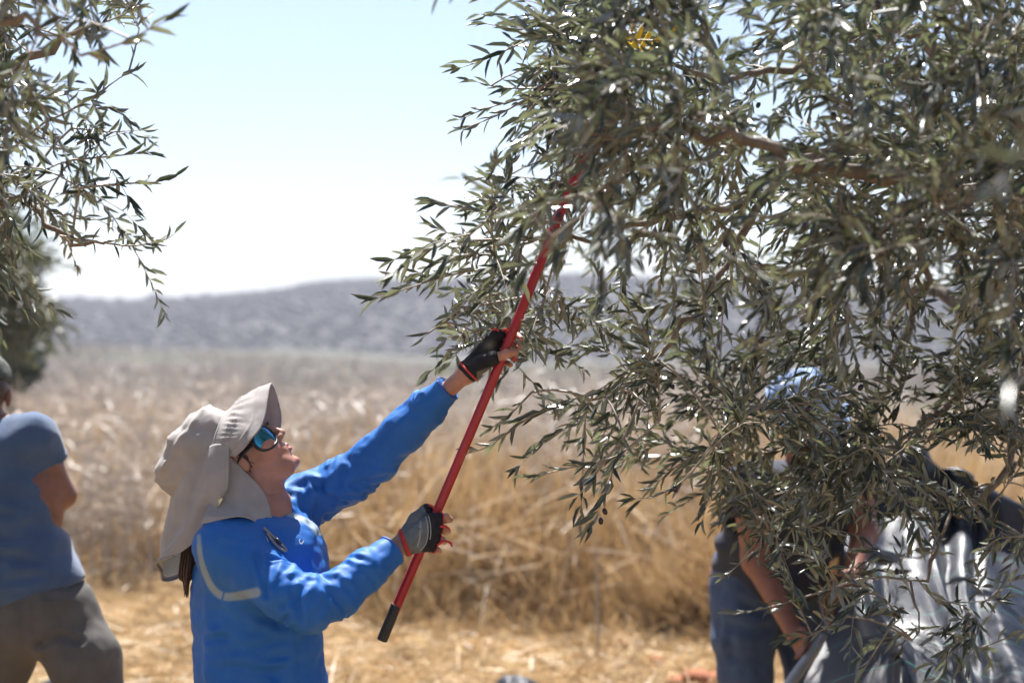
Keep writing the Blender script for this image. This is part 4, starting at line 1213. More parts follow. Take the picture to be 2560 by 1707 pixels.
    def surf(pts, Y, A):       # a fold drawn on the camera side of the trunk
        lines.append(np.array([P(p[0], p[1], Y) for p in resample(pts, 9)])); amp.append(A); wid_.append(0.013)
    # folds fanning from the far armpit, the near armpit and across the waist
    for pts, A in (([(700, 1300), (722, 1240), (760, 1200)], 0.006), ([(720, 1330), (752, 1270), (770, 1205)], 0.005), ([(745, 1340), (790, 1290), (800, 1215)], 0.006),
                   ([(760, 1355), (800, 1330), (815, 1240)], 0.004), ([(735, 1345), (765, 1400), (810, 1440)], 0.004), ([(725, 1370), (770, 1430), (800, 1470)], 0.004)):
        for Yq in (3.60, 3.66, 3.70): surf(pts, Yq, A * 1.0)
    wl = [([(480, 1545), (540, 1558), (620, 1552)], 0.004), ([(490, 1607), (560, 1600), (640, 1612), (720, 1600)], 0.006), ([(496, 1640), (580, 1625), (680, 1640), (795, 1618)], 0.006),
          ([(500, 1668), (600, 1662), (700, 1676), (800, 1655)], 0.005), ([(560, 1585), (660, 1577), (760, 1590)], 0.004), ([(520, 1690), (640, 1690), (740, 1700)], 0.004),
          ([(600, 1500), (640, 1530), (720, 1565), (790, 1580)], 0.006), ([(590, 1490), (570, 1440), (575, 1400)], 0.005), ([(640, 1510), (590, 1530), (520, 1530)], 0.004)]
    for pts, A in wl:
        surf(pts, 3.475, A * 1.5)
    v = crease(v, n, lines, amp, wid_)
    v_ = np.ones(len(v))
    for q_ in (cufN, cufF): v_ *= np.clip(np.linalg.norm(v - q_, axis=1) / 0.09 - 0.35, 0.0, 1)
    lowt = np.clip((1.12 - v[:, 2]) / 0.12, 0, 1) * (v[:, 0] < -0.44)
    v = v + n * (lowt * (0.013 * ridged(v * np.array([3.0, 3.0, 15.0]) + 7) + 0.006 * ridged(v * np.array([7.0, 7.0, 26.0]) + 2)))[:, None]
    v = v + n * v_[:, None] * (0.012 * fbm(v * np.array([8.0, 8.0, 13.0]), 3) + 0.003 * fbm(v * 45.0, 2))[:, None]
    # pale raglan stripes
    c = cols_const(v, BLUE)
    PALE_S = np.array([0.22, 0.29, 0.36])
    uu = 1280 + v[:, 0] / v[:, 1] * FPX; vv = 853.5 - (v[:, 2] - CAM_Z) / v[:, 1] * FPX
    pix = np.stack([uu, vv], 1)
    def band(pts, w0, w1, sel):
        pl = resample([np.array(p, float) for p in pts], 24)
        d = np.full(len(v), 1e9); tt = np.zeros(len(v))
        for i in range(len(pl) - 1):
            ab = pl[i + 1] - pl[i]; t = np.clip((pix - pl[i]) @ ab / (ab @ ab), 0, 1)
            q = np.linalg.norm(pix - pl[i] - t[:, None] * ab, axis=1)
            m = q < d; d[m] = q[m]; tt[m] = (i + t[m]) / (len(pl) - 1)
        e = (w0 + (w1 - w0) * tt) - d
        return np.clip(e / 4 + 0.5, 0, 1) * sel
    near_side = (v[:, 1] < 3.60)
    st = band([(497, 1340), (500, 1385), (512, 1430), (532, 1470), (560, 1490), (600, 1488), (640, 1480)], 5, 12, near_side & (pix[:, 0] < 690))
    st = st * (1 - np.clip((4 - np.abs((pix[:, 0] - 560) + 0.25 * (pix[:, 1] - 1480))) / 3, 0, 1))
    st2 = band([(697, 1262), (712, 1280), (745, 1292), (775, 1308), (795, 1330)], 4, 9, (v[:, 1] < 3.80))
    st = np.maximum(st, st2)[:, None]
    c = c * (1 - st) + PALE_S * st
    me = mesh_np("shirt", v, fc); set_col(me, c)
    link("shirt", me, M['shirt'], root)
    from mathutils.bvhtree import BVHTree
    bv = BVHTree.FromPolygons([tuple(q) for q in v.tolist()], fc.tolist())
    cam0 = Vector((0, 0, CAM_Z))
    def onto(u_, v_, lift=0.0015):
        d = Vector(P(u_, v_, 3.6)) - cam0
        hit = bv.ray_cast(cam0, d.normalized())
        p, nn_ = hit[0], hit[1]
        if p is None: return P(u_, v_, 3.6), -d.normalized()
        if nn_.dot(d) > 0: nn_ = -nn_
        return np.array(p + nn_ * lift), nn_
    # collar band, cuff hems
    m = MB()
    ring = np.array([nk + 0.058 * (np.array([math.cos(a) * 0.95, 0, -0.42 * math.cos(a)]) + np.array([0, math.sin(a) * 1.05, 0.12 * math.sin(a)])) for a in np.linspace(0, 2 * math.pi, 33)])
    m.add(*tube(ring, 0.0055, 8, False)); 
    cm = mat_noise('blue_collar', (0.012, 0.08, 0.33), (0.015, 0.095, 0.38), 20, 0.6, 0.2, 400)
    m.build("collar", cm, root)
    for (cc_, dd_, rr) in ((cufN, dN, 0.0395), (cufF, dF, 0.0345)):
        a = norm(np.cross(dd_, [0, 1, 0.1])); bb = np.cross(dd_, a)
        m = MB(); m.add(*tube(np.array([cc_ - dd_ * 0.003 + rr * (a * math.cos(q) + bb * math.sin(q)) for q in np.linspace(0, 2 * math.pi, 25)]), 0.0032, 6, False))
        m.build("cuff", cm, root)
    # logo on the chest: a curved tick
    m = MB()
    up_ = [(750.5, 1346), (749, 1350), (748.5, 1353), (750, 1356), (753, 1357), (756, 1354.5), (759, 1349.5)]
    lo_ = [(748, 1346.5), (746.5, 1351), (747.5, 1355.5), (750, 1359.5), (754, 1360), (757.5, 1356), (759.6, 1349.8)]
    A = [onto(*p)[0] for p in up_]; B_ = [onto(*p)[0] for p in lo_]
    k = len(A); m.add(A + B_, [(i, i + 1, k + i + 1, k + i) for i in range(k - 1)])
    m.build("logo", M['white_print'], root)
    m = MB()
    A = [onto(663, 1338)[0], onto(668, 1353)[0], onto(671, 1357)[0], onto(667, 1346)[0]]; m.add(A, [(0, 1, 2, 3)])
    m.build("shirt_piping", M['white_print'], root)

    # ---------------- trousers and boots (below the picture)
    tb = Body()
    tb.ell(hip + [0, 0, 0.0], (0.105, 0.135, 0.13), Rt, 0.05)
    for sgn, kn, an in ((1, kneeN, ankN), (-1, kneeF, ankF)):
        tb.chain([hip + Rt[1] * 0.085 * sgn, kn, an + [0, 0, 0.02]], [0.105, 0.078, 0.066], 0.04)
    v, fc = tb.mesh(0.014)
    link("trousers", mesh_np("trousers", v, fc), M['trouser'], root)
    for an in (ankN, ankF):
        sb2 = Body(); sb2.cone(an + [-0.02, 0, 0.03], an + [-0.03, 0, -0.045], 0.048, 0.046, 0.02).cone(an + [-0.03, 0, -0.05], an + [0.15, 0, -0.058], 0.046, 0.038, 0.03)
        v, fc = sb2.mesh(0.012); link("boot", mesh_np("boot", v, fc), M['boot'], root)

    # ---------------- hat: crown, brim, neck flap
    Yc = 3.62
    def sheet(rows, name, mat, thick=0.0022, nu=40, nw=18, fold=None, parent=root):
        """rows: list of lists of 3D points; smooth lofted cloth"""
        A = np.array([resample(r, nu) for r in rows])               # rows x nu x 3
        G = np.array([resample(A[:, j], nw) for j in range(nu)])     # nu x nw x 3
        du = np.gradient(G, axis=0); dw = np.gradient(G, axis=1)
        nn_ = norm(np.cross(du, dw))
        if fold is not None:
            U, W = np.meshgrid(np.linspace(0, 1, nu), np.linspace(0, 1, nw), indexing='ij')
            G = G + nn_ * fold(U, W, G)[..., None]
        v1 = (G + nn_ * thick / 2).reshape(-1, 3); v2 = (G - nn_ * thick / 2).reshape(-1, 3)
        i = np.arange(nu - 1)[:, None] * nw + np.arange(nw - 1)[None, :]
        q = np.stack([i, i + nw, i + nw + 1, i + 1], -1).reshape(-1, 4)
        K = nu * nw
        F_ = [q, q[:, ::-1] + K]
        rim = np.concatenate([np.arange(nw), np.arange(1, nu) * nw + nw - 1, (nu - 1) * nw + np.arange(nw - 2, -1, -1), np.arange(nu - 2, 0, -1) * nw])
        r2 = np.roll(rim, -1)
        F_.append(np.stack([rim, r2, r2 + K, rim + K], 1))
        return link(name, mesh_np(name, np.concatenate([v1, v2]), np.concatenate(F_)), mat, parent), G
    # crown: loft from the seam ring to the top
    seam = []
    NR = 48
    ctr = P(500, 1134, Yc); e1 = norm(P(570, 1028, Yc) - P(430, 1238, Yc)); e2 = np.array([0, -1.0, 0]); e3 = norm(np.cross(e2, e1)); e3 = e3 if e3[2] > 0 else -e3
    half = 0.128; wid = 0.106
    rows = []
    lev = [(1.0, -0.012), (1.01, 0.012), (0.985, 0.034), (0.90, 0.055), (0.70, 0.070), (0.42, 0.0775), (0.15, 0.080), (0.004, 0.0805)]
    for sc, hh in lev:
        r = []
        for a in np.linspace(0, 2 * math.pi, NR + 1):
            ca, sa = math.cos(a), math.sin(a)
            bulge = 0.018 * max(0, sa) * (1 - hh / 0.08)             # near side of the seam bows toward the face
            p = ctr + e1 * half * sc * ca + e2 * wid * sc * sa + e3 * (hh + 0.0) - e3 * bulge
            r.append(p)
        rows.append(r)
    def cfold(U, W, G):
        ed = 4 * W * (1 - W)
        panel = -0.0055 * np.exp(-((W - 0.40) / 0.035) ** 2)
        seams = sum(-0.003 * np.exp(-((U - q) / 0.012) ** 2) for q in (0.08, 0.25, 0.42, 0.62, 0.85)) * np.clip(W * 2, 0, 1)
        return (0.016 * fbm(G * np.array([14.0, 10.0, 14.0]), 2) + 0.007 * ridged(G * np.array([16.0, 9.0, 16.0]) + 3) + 0.004 * ridged(G * 33.0)) * np.clip(ed + 0.35, 0, 1) + 0.002 * fbm(G * 60, 2) + panel + seams
    hat, G0 = sheet(rows, "hat_crown", M['hat'], 0.003, 96, 44, cfold)
    # brim: from the front half of the seam outwards
    inner = [P(529, 1140, Yc - 0.112), P(540, 1092, Yc - 0.098), P(556, 1050, Yc - 0.062), P(569, 1029, Yc), P(572, 1060, Yc + 0.062), P(570, 1098, Yc + 0.10), P(570, 1130, Yc + 0.112)]
    outer = [P(586, 1141, Yc - 0.118), P(622, 1103, Yc - 0.125), P(657, 1050, Yc - 0.094), P(675, 960, Yc), P(696, 1010, Yc + 0.078), P(700, 1065, Yc + 0.108), P(672, 1130, Yc + 0.118)]
    mid = [a * 0.5 + b_ * 0.5 + e3 * q for a, b_, q in zip(inner, outer, (0.004, 0.006, 0.010, 0.012, 0.010, 0.006, 0.004))]
    def bfold(U, W, G):
        rows_ = sum(0.0022 * np.exp(-((W - q) / 0.018) ** 2) for q in (0.28, 0.36, 0.44, 0.80))
        pucker = 0.0020 * np.sin(U * 150 + 5 * fbm(G * 30, 2)) * np.exp(-((W - 0.38) / 0.18) ** 2)
        return -rows_ + pucker + 0.004 * fbm(G * 20, 2) * np.clip(W * 3, 0, 1) + 0.0025 * ridged(G * 30) * np.clip(W * 3, 0, 1)
    brim, GB = sheet([inner, mid, outer], "hat_brim", M['hat'], 0.0045, 90, 36, bfold)
    edge = GB[:, -1]
    tube_obj("brim_edge", edge, 0.0030, M['hat'], root, 8)
    seamline = GB[::3, 0]
    tube_obj("crown_seam", seamline + e3 * 0.002, 0.0028, M['hat'], root, 6)
    # flap: hangs from the rear of the seam round the back of the neck
    top = [P(574, 1112, Yc - 0.116), P(522, 1118, Yc - 0.104), P(462, 1178, Yc - 0.088), P(434, 1225, Yc - 0.02), P(438, 1230, Yc + 0.05), P(480, 1190, Yc + 0.09), P(540, 1150, Yc + 0.115)]
    mid1 = [P(573, 1168, Yc - 0.138), P(525, 1215, Yc - 0.146), P(462, 1265, Yc - 0.112), P(420, 1300, Yc - 0.02), P(430, 1300, Yc + 0.05), P(480, 1280, Yc + 0.10), P(545, 1230, Yc + 0.125)]
    mid2 = [P(570, 1222, Yc - 0.145), P(518, 1285, Yc - 0.152), P(460, 1335, Yc - 0.115), P(405, 1370, Yc - 0.02), P(418, 1385, Yc + 0.05), P(475, 1350, Yc + 0.10), P(545, 1280, Yc + 0.12)]
    bot = [P(562, 1243, Yc - 0.150), P(505, 1325, Yc - 0.158), P(450, 1388, Yc - 0.118), P(394, 1420, Yc - 0.03), P(412, 1450, Yc + 0.04), P(468, 1428, Yc + 0.09), P(540, 1330, Yc + 0.115)]
    def ffold(U, W, G):
        dr = 0.012 * np.sin(U * 15 + 1.5 * W + 0.6) * W * np.clip(1.2 - U, 0, 1) + 0.010 * fbm(G * 9, 2) * (0.25 + 0.75 * W) + 0.006 * ridged(G * np.array([14, 10, 8.0]) + 1) + 0.002 * ridged(G * 38)
        hem = -0.0016 * np.exp(-((W - 0.93) / 0.012) ** 2) - 0.0016 * np.exp(-((U - 0.022) / 0.006) ** 2)
        diag = 0.013 * np.exp(-(((U - 0.10 - 0.30 * W) / 0.06) ** 2)) * (0.4 + W) - 0.010 * np.exp(-(((U - 0.20 - 0.34 * W) / 0.05) ** 2))
        return dr + hem + diag * 0.8
    flap, GF = sheet([top, mid1, mid2, bot], "neck_flap", M['hat'], 0.003, 90, 60, ffold)
    # flap lining, sun glow put into its yellow, and its dark hem binding
    cen = GF.mean((0, 1)); du = np.gradient(GF, axis=0); dw = np.gradient(GF, axis=1); nf_ = norm(np.cross(du, dw))
    sg = np.where(np.sum(nf_ * (cen - GF), -1, keepdims=True).mean() > 0, 1.0, -1.0)
    sub_ = (GF + nf_ * sg * 0.0035)[3:-3, 6:-3]
    nu_, nw_ = sub_.shape[:2]; i = np.arange(nu_ - 1)[:, None] * nw_ + np.arange(nw_ - 1)[None, :]
    link("flap_lining", mesh_np("flap_lining", sub_.reshape(-1, 3), np.stack([i, i + nw_, i + nw_ + 1, i + 1], -1).reshape(-1, 4)), M['hat_lining'], root)
    tube_obj("flap_hem", GF[30:, -1], 0.0038, M['hat_trim'], root, 6)
    # front panel of the flap lying on the near side of the neck
    r0 = [P(560, 1132, Yc - 0.098), P(573, 1140, Yc - 0.094), P(584, 1152, Yc - 0.088)]
    r1 = [P(545, 1190, Yc - 0.115), P(590, 1190, Yc - 0.108), P(636, 1204, Yc - 0.082)]
    r2 = [P(530, 1240, Yc - 0.135), P(600, 1240, Yc - 0.128), P(666, 1242, Yc - 0.080)]
    r3 = [P(518, 1270, Yc - 0.165), P(610, 1275, Yc - 0.150), P(678, 1285, Yc - 0.085)]
    r4 = [P(508, 1292, Yc - 0.185), P(605, 1288, Yc - 0.165), P(676, 1306, Yc - 0.095)]
    r5 = [P(500, 1310, Yc - 0.190), P(612, 1291, Yc - 0.172), P(656, 1322, Yc - 0.110)]
    sheet([r0, r1, r2, r3, r4, r5], "flap_panel", M['hat'], 0.003, 30, 40,
          lambda U, W, G: 0.008 * fbm(G * 12, 2) + 0.004 * ridged(G * 15) - 0.0015 * np.exp(-((U - 0.95) / 0.012) ** 2) - 0.0015 * np.exp(-((W - 0.965) / 0.01) ** 2))
    # chin cord with its lock
    loop = [onto(656, 1322, 0.006)[0], onto(680, 1343, 0.006)[0], onto(700, 1362, 0.006)[0], onto(712, 1374, 0.006)[0], onto(709, 1380, 0.006)[0], onto(697, 1374, 0.006)[0], onto(682, 1358, 0.006)[0], onto(664, 1334, 0.006)[0]]
    tube_obj("chin_cord", loop, 0.0030, M['hat_trim'], root, 8, n=40)
    tube_obj("cord_lock", [onto(684, 1351, 0.012)[0], onto(695, 1364, 0.012)[0]], 0.0040, M['frame'], root, 10)

    # ---------------- hair
    g = np.random.default_rng(12)
    m = MB()
    for k in range(70):
        o = g.normal(0, 1, 2)
        a = P(474 + 5 * o[0], 1340, 3.60 + 0.012 * o[1]); c1 = P(472 + 6 * o[0], 1390, 3.585 + 0.014 * o[1]); c2 = P(466 + 6 * o[0], 1440 + g.normal(0, 4), 3.58 + 0.013 * o[1]); e = P(465 + 3 * g.normal(), 1478 + g.normal(0, 9), 3.58 + 0.006 * g.normal())
        m.add(*tube(resample([a, c1, c2, e], 9), np.array([1, 1.1, 1.1, 1, 1, 0.9, 0.8, 0.6, 0.2]) * 0.0032, 5))
    m.build("ponytail", M['hair'], root)
    m = MB()
    for k in range(16):
        o = g.normal(0, 1, 3)
        m.add(*tube(resample([H(-0.004 + 0.006 * o[0], 0.079, 0.02), H(0.004 + 0.005 * o[0], 0.079, -0.008), H(-0.006 + 0.007 * o[1], 0.074, -0.030 + 0.006 * o[2])], 7), np.linspace(0.0022, 0.0006, 7), 4))
    m.build("loose_hair", M['hair'], root)

    # ---------------- sunglasses
    for q in (1, -1):
        cl = H(0.073, q * 0.046, -0.009)
        nl = norm(f * 0.72 + s * 0.69 * q + up * -0.06); e2_ = norm(np.cross(up, nl)) * q; e1_ = norm(np.cross(nl, e2_)) * q
        e1_ = e1_ if e1_ @ up > 0 else -e1_
        V = [cl + nl * 0.006]; F_ = []
        NA, NRr = 36, 7
        def out(a):
            x_, y_ = math.cos(a), math.sin(a)
            rx = 0.036 if x_ * 1 < 0 else 0.033
            return rx * np.sign(x_) * abs(x_) ** 0.85, 0.0300 * np.sign(y_) * abs(y_) ** 0.85
        for r in range(1, NRr + 1):
            t = r / NRr
            for j in range(NA):
                x_, y_ = out(2 * math.pi * j / NA)
                V.append(cl + e2_ * x_ * t + e1_ * y_ * t + nl * 0.006 * (1 - (x_ * t / 0.036) ** 2 * 1.9 - 0.3 * t * t))
        for j in range(NA): F_.append((0, 1 + j, 1 + (j + 1) % NA))
        for r in range(NRr - 1):
            for j in range(NA):
                a_ = 1 + r * NA + j; b_ = 1 + r * NA + (j + 1) % NA
                F_.append((a_, a_ + NA, b_ + NA, b_))
        m = MB(); m.add(V, F_); m.build("sunglass_lens", M['lens'], root)
        rim = np.array(V[1 + (NRr - 1) * NA:] + [V[1 + (NRr - 1) * NA]])
        tube_obj("sunglass_rim", rim, 0.0042, M['frame'], root, 8)
        o_ = rim[np.argmin((rim - C) @ f)]
        tube_obj("temple", [o_ + up * 0.004, H(0.040, q * 0.080, 0.004), H(0.0, q * 0.083, 0.004), H(-0.03, q * 0.080, -0.004)], [0.009, 0.0075, 0.005, 0.004], M['frame'], root, 8, flat=0.45, up=tuple(up), n=14)
    tube_obj("bridge", [H(0.100, 0.014, 0.010), H(0.102, 0, 0.013), H(0.100, -0.014, 0.010)], 0.003, M['frame'], root, 8, n=8)

    # ---------------- gloves
    def glove(name, wr, mcps, pips, th, kcol):
        gb = Body()
        d0 = norm(np.mean(mcps, 0) - wr)
        for m_ in mcps: gb.cone(wr + (m_ - wr) * 0.12, m_, 0.0222, 0.0152, 0.016)
        for q in range(4):
            r0 = [0.0095, 0.0098, 0.0092, 0.0082][q]
            gb.cone(mcps[q], mcps[q] + (pips[q] - mcps[q]) * 0.72, r0 * 1.12 + 0.0026, r0 + 0.0030, 0.004)
            e = mcps[q] + (pips[q] - mcps[q]) * 0.74
            gb.cut(e, norm(pips[q] - mcps[q]), 0.016)
        te = th[2] + (th[3] - th[2]) * 0.35
        gb.chain([th[0], th[1], th[2], te], [0.0228, 0.0210, 0.0165, 0.0150], 0.008)
        gb.cut(te - norm(th[3] - th[2]) * 0.001, norm(th[3] - th[2]), 0.019)
        gb.cut(wr + d0 * 0.004, -d0, 0.06)
        v, fc = gb.mesh(0.0024, None, 2)
        n = vnormals(v, fc)
        v = v + n * (0.0022 * fbm(v * 60, 3))[:, None]
        me = mesh_np(name, v, fc); set_col(me, kcol(v))
        go = link(name, me, M['glove'], root)
        return go, v, fc, d0
    BLK = np.array([0.012, 0.012, 0.017]); TEAL = np.array([0.12, 0.135, 0.14]); GRY = np.array([0.11, 0.105, 0.09])
    def kN(v):
        uu = 1280 + v[:, 0] / v[:, 1] * FPX; vv = 853.5 - (v[:, 2] - CAM_Z) / v[:, 1] * FPX
        # knuckle zone is black beyond a curved seam
        seam_ = 1070 - 0.0045 * (vv - 1318) ** 2 + 0.0 * uu
        t = np.clip((uu - seam_) / 3, 0, 1)[:, None]
        c = TEAL * (1 - t) + BLK * t
        low = np.clip((vv - 1380) / 3, 0, 1)[:, None]
        return c * (1 - low) + np.array([0.07, 0.085, 0.095]) * low
    def kF(v):
        uu = 1280 + v[:, 0] / v[:, 1] * FPX; vv = 853.5 - (v[:, 2] - CAM_Z) / v[:, 1] * FPX
        g1 = np.exp(-(((uu - 1226) / 14) ** 2 + ((vv - 866) / 12) ** 2)); g2 = (uu + 0.75 * vv < 1815) * 1.0; g3 = (vv > 940 - 0.55 * (uu - 1221)) * (uu > 1195) * 0.0
        g4 = np.clip(((vv - 925) + 0.35 * (uu - 1200)) / 4, 0, 1) * (uu > 1192)
        t = np.clip(g1 + g2 * 0.9 + g4, 0, 1)[:, None]
        return BLK * (1 - t) + GRY * 1.2 * t
    gN, vN, fN, dGN = glove("glove", wrN, mcpN, pipN, thN, kN)
    gF, vF, fF, dGF = glove("glove", wrF, mcpF, pipF, thF, kF)
    def trim(go, c_, d_, r_, tk=0.0026, sq=1.0):
        a = norm(np.cross(d_, [0, 1, 0.1])); bb = np.cross(d_, a)
        m = MB(); m.add(*tube(np.array([c_ + r_ * (a * math.cos(q) + sq * bb * math.sin(q)) for q in np.linspace(0, 2 * math.pi, 21)]), tk, 6, False))
        m.build("red_trim", M['red_trim'], go)
    def wrist_trim(go, wr, d_, v_, off):
        # follows the glove's real outline at the wrist
        c_ = wr + d_ * off; m_ = np.abs((v_ - c_) @ d_) < 0.004
        pts = v_[m_]; cc = pts.mean(0); a = norm(np.cross(d_, [0, 1, 0.1])); bb = np.cross(d_, a)
        an = np.arctan2((pts - cc) @ bb, (pts - cc) @ a); rr = np.linalg.norm(pts - cc, axis=1)
        ring = []
        for q in np.linspace(-math.pi, math.pi, 25):
            w_ = np.exp(-((np.angle(np.exp(1j * (an - q)))) / 0.2) ** 2); ring.append(cc + (a * math.cos(q) + bb * math.sin(q)) * ((rr * w_).sum() / w_.sum() + 0.001))
        m = MB(); m.add(*tube(np.array(ring), 0.0030, 6, False)); m.build("red_trim", M['red_trim'], go)
    wrist_trim(gN, wrN, dGN, vN, 0.010); wrist_trim(gF, wrF, dGF, vF, 0.016); wrist_trim(gN, wrN, dGN, vN, 0.015)
    for q in range(4):
        trim(gN, mcpN[q] + (pipN[q] - mcpN[q]) * 0.74, norm(pipN[q] - mcpN[q]), [0.0122, 0.0124, 0.0118, 0.0110][q], 0.0016)
        trim(gF, mcpF[q] + (pipF[q] - mcpF[q]) * 0.74, norm(pipF[q] - mcpF[q]), [0.0122, 0.0124, 0.0118, 0.0110][q], 0.0016)
    tdir = norm(thN[3] - thN[2]); trim(gN, thN[2] + (thN[3] - thN[2]) * 0.35, tdir, 0.0145, 0.0026)
    # frayed ends of the binding
    for pts in ([(1072, 1262, 3.60), (1082, 1266, 3.59), (1090, 1278, 3.585), (1096, 1294, 3.575)], [(1097, 1317, 3.56), (1110, 1315, 3.56), (1122, 1320, 3.56), (1124, 1324, 3.56)],
                [(1094, 1362, 3.56), (1108, 1352, 3.555), (1122, 1354, 3.555), (1131, 1357, 3.555)], [(1122, 1354, 3.555), (1128, 1360, 3.555), (1129, 1366, 3.555)]):
        tube_obj("frayed_thread", [P(*p) for p in pts], [0.0034, 0.003, 0.0024, 0.0016][:len(pts)], M['red_trim'], gN, 6, n=10)
    for pts in ([(1232, 826, 3.606), (1240, 822, 3.60), (1247, 828, 3.60)], [(1256, 826, 3.60), (1268, 822, 3.585), (1275, 826, 3.585)], [(1278, 900, 3.592), (1290, 898, 3.592), (1292, 905, 3.595)]):
        tube_obj("frayed_thread", [P(*p) for p in pts], [0.0032, 0.0026, 0.0016], M['red_trim'], gF, 6, n=8)
    bvN = BVHTree.FromPolygons([tuple(q) for q in vN.tolist()], fN.tolist())
    def ontoN(u_, v_, lift=0.0012):
        d = (Vector(P(u_, v_, 3.6)) - cam0).normalized(); hit = bvN.ray_cast(cam0, d)
        p = hit[0] if hit[0] is not None else Vector(P(u_, v_, 3.55))
        return np.array(p) - np.array(d) * lift
    for pts in ([(1069, 1283), (1075, 1305), (1077, 1330), (1075, 1348)], [(1064, 1292), (1069, 1310), (1070, 1335), (1064, 1360), (1050, 1376)]):
        tube_obj("piping", [ontoN(*p) for p in resample([np.array(p, float) for p in pts], 12)], 0.0009, M['grey_print'], gN, 5)
    # the lettering runs up the back of the hand
    fc_ = bpy.data.curves.new("lettering", 'FONT'); fc_.body = "muddyfox"; fc_.size = 1.0; fc_.shear = 0.25
    to = bpy.data.objects.new("lettering_tmp", fc_); col.objects.link(to)
    dg = bpy.context.evaluated_depsgraph_get(); dg.update()
    tm_ = bpy.data.meshes.new_from_object(to.evaluated_get(dg)); bpy.data.objects.remove(to); 
    tv = np.array([q.co[:] for q in tm_.vertices]); w0, w1 = tv[:, 0].min(), tv[:, 0].max()
    path = resample([np.array(p, float) for p in ((1044, 1367), (1049, 1343), (1051.5, 1320), (1050.5, 1298))], 40)
    nv = []
    for x_, y_, _ in tv:
        t = (x_ - w0) / (w1 - w0) * 39; i = min(int(t), 38); pp = path[i] + (path[i + 1] - path[i]) * (t - i)
        tn = norm(path[i + 1] - path[i]); nr = np.array([-tn[1], tn[0]]) * -1.0
        pp = pp - np.array([tn[1], -tn[0]]) * -1.0 * 0 + np.array([tn[1], -tn[0]]) * (y_ - 0.25) * 9.5
        nv.append(ontoN(pp[0], pp[1], 0.0012))
    for q, p_ in zip(tm_.vertices, nv): q.co = p_
    tm_.materials.clear(); tm_.materials.append(M['grey_print'])
    link("lettering", tm_, None, gN)
    tag(root, "woman in beige flap hat and blue top reaching up with the red pole", "person")
woman()

def pole():
    root = empty("picking_rake", tuple(POLE[0]))
    pts = resample(POLE, 40)
    tube_obj("shaft", pts, 0.0122, M['red_pole'], root, 20)
    d = norm(pts[1] - pts[0])
    a, b_ = P(955, 1600, 3.60), P(991, 1511, 3.60)
    tube_obj("end_cap", [a, a + (b_ - a) * 0.02, a + (b_ - a) * 0.98, b_], [0.0128, 0.0138, 0.0138, 0.0130], M['grip'], root, 20)
    # comb head
    e = pts[-1]; ax = norm(pts[-1] - pts[-2]); sx = norm(np.cross(ax, [0, 1, 0])); 
    hd = tube_obj("rake_head", [e - ax * 0.05, e - ax * 0.01, e + ax * 0.01, e + ax * 0.05], [0.0155, 0.017, 0.017, 0.012], M['yellow'], root, 14)
    tube_obj("cross_bar", [e + ax * 0.045 - sx * 0.075 - [0, 0.01, 0], e + ax * 0.055, e + ax * 0.045 + sx * 0.075 - [0, 0.01, 0]], 0.010, M['yellow'], hd, 10, flat=0.6, n=12)
    for k in np.linspace(-1, 1, 8):
        p0 = e + ax * 0.05 + sx * 0.072 * k
        tube_obj("tine", [p0, p0 + ax * 0.05 + sx * 0.012 * k + [0, -0.012, 0], p0 + ax * 0.10 + sx * 0.02 * k + [0, -0.040, 0]], [0.008, 0.0065, 0.004], M['yellow'], hd, 8, flat=0.55, n=8)
    # worn print on the shaft
    fc_ = bpy.data.curves.new("lettering", 'FONT'); fc_.body = "OLTZ*"; fc_.size = 1.0
    to = bpy.data.objects.new("lettering_tmp", fc_); col.objects.link(to)
    dg = bpy.context.evaluated_depsgraph_get(); dg.update()
    tm_ = bpy.data.meshes.new_from_object(to.evaluated_get(dg)); bpy.data.objects.remove(to)
    tv = np.array([q.co[:] for q in tm_.vertices]); w0, w1 = tv[:, 0].min(), tv[:, 0].max()
    A, B_ = P(1145, 1158, 3.60), P(1160, 1126, 3.60)
    ax_ = norm(B_ - A); rt = norm(np.cross(ax_, [0, 1, 0])); rt = rt if rt[0] > 0 else -rt
    lp = pts[np.argmin(np.linalg.norm(pts - A, axis=1))]
    k_ = (A - pts[0]) @ ax_
    # axis point level with the print
    i = np.argmin([abs((q - A) @ ax_) for q in pts]); axis0 = pts[i] + ax_ * ((A - pts[i]) @ ax_)
    for q, (x_, y_, _) in zip(tm_.vertices, tv):
        t = (x_ - w0) / (w1 - w0); ang = math.radians(28 + 34 * (0.8 - y_))
        q.co = axis0 + ax_ * (0.034 * t) + 0.0125 * (rt * math.sin(ang) + np.array([0, -1.0, 0]) * math.cos(ang))
    tm_.materials.clear(); tm_.materials.append(M['pink_print'])
    link("lettering", tm_, None, root)
    tag(root, "long red pole with black end cap and yellow comb head", "rake")
pole()
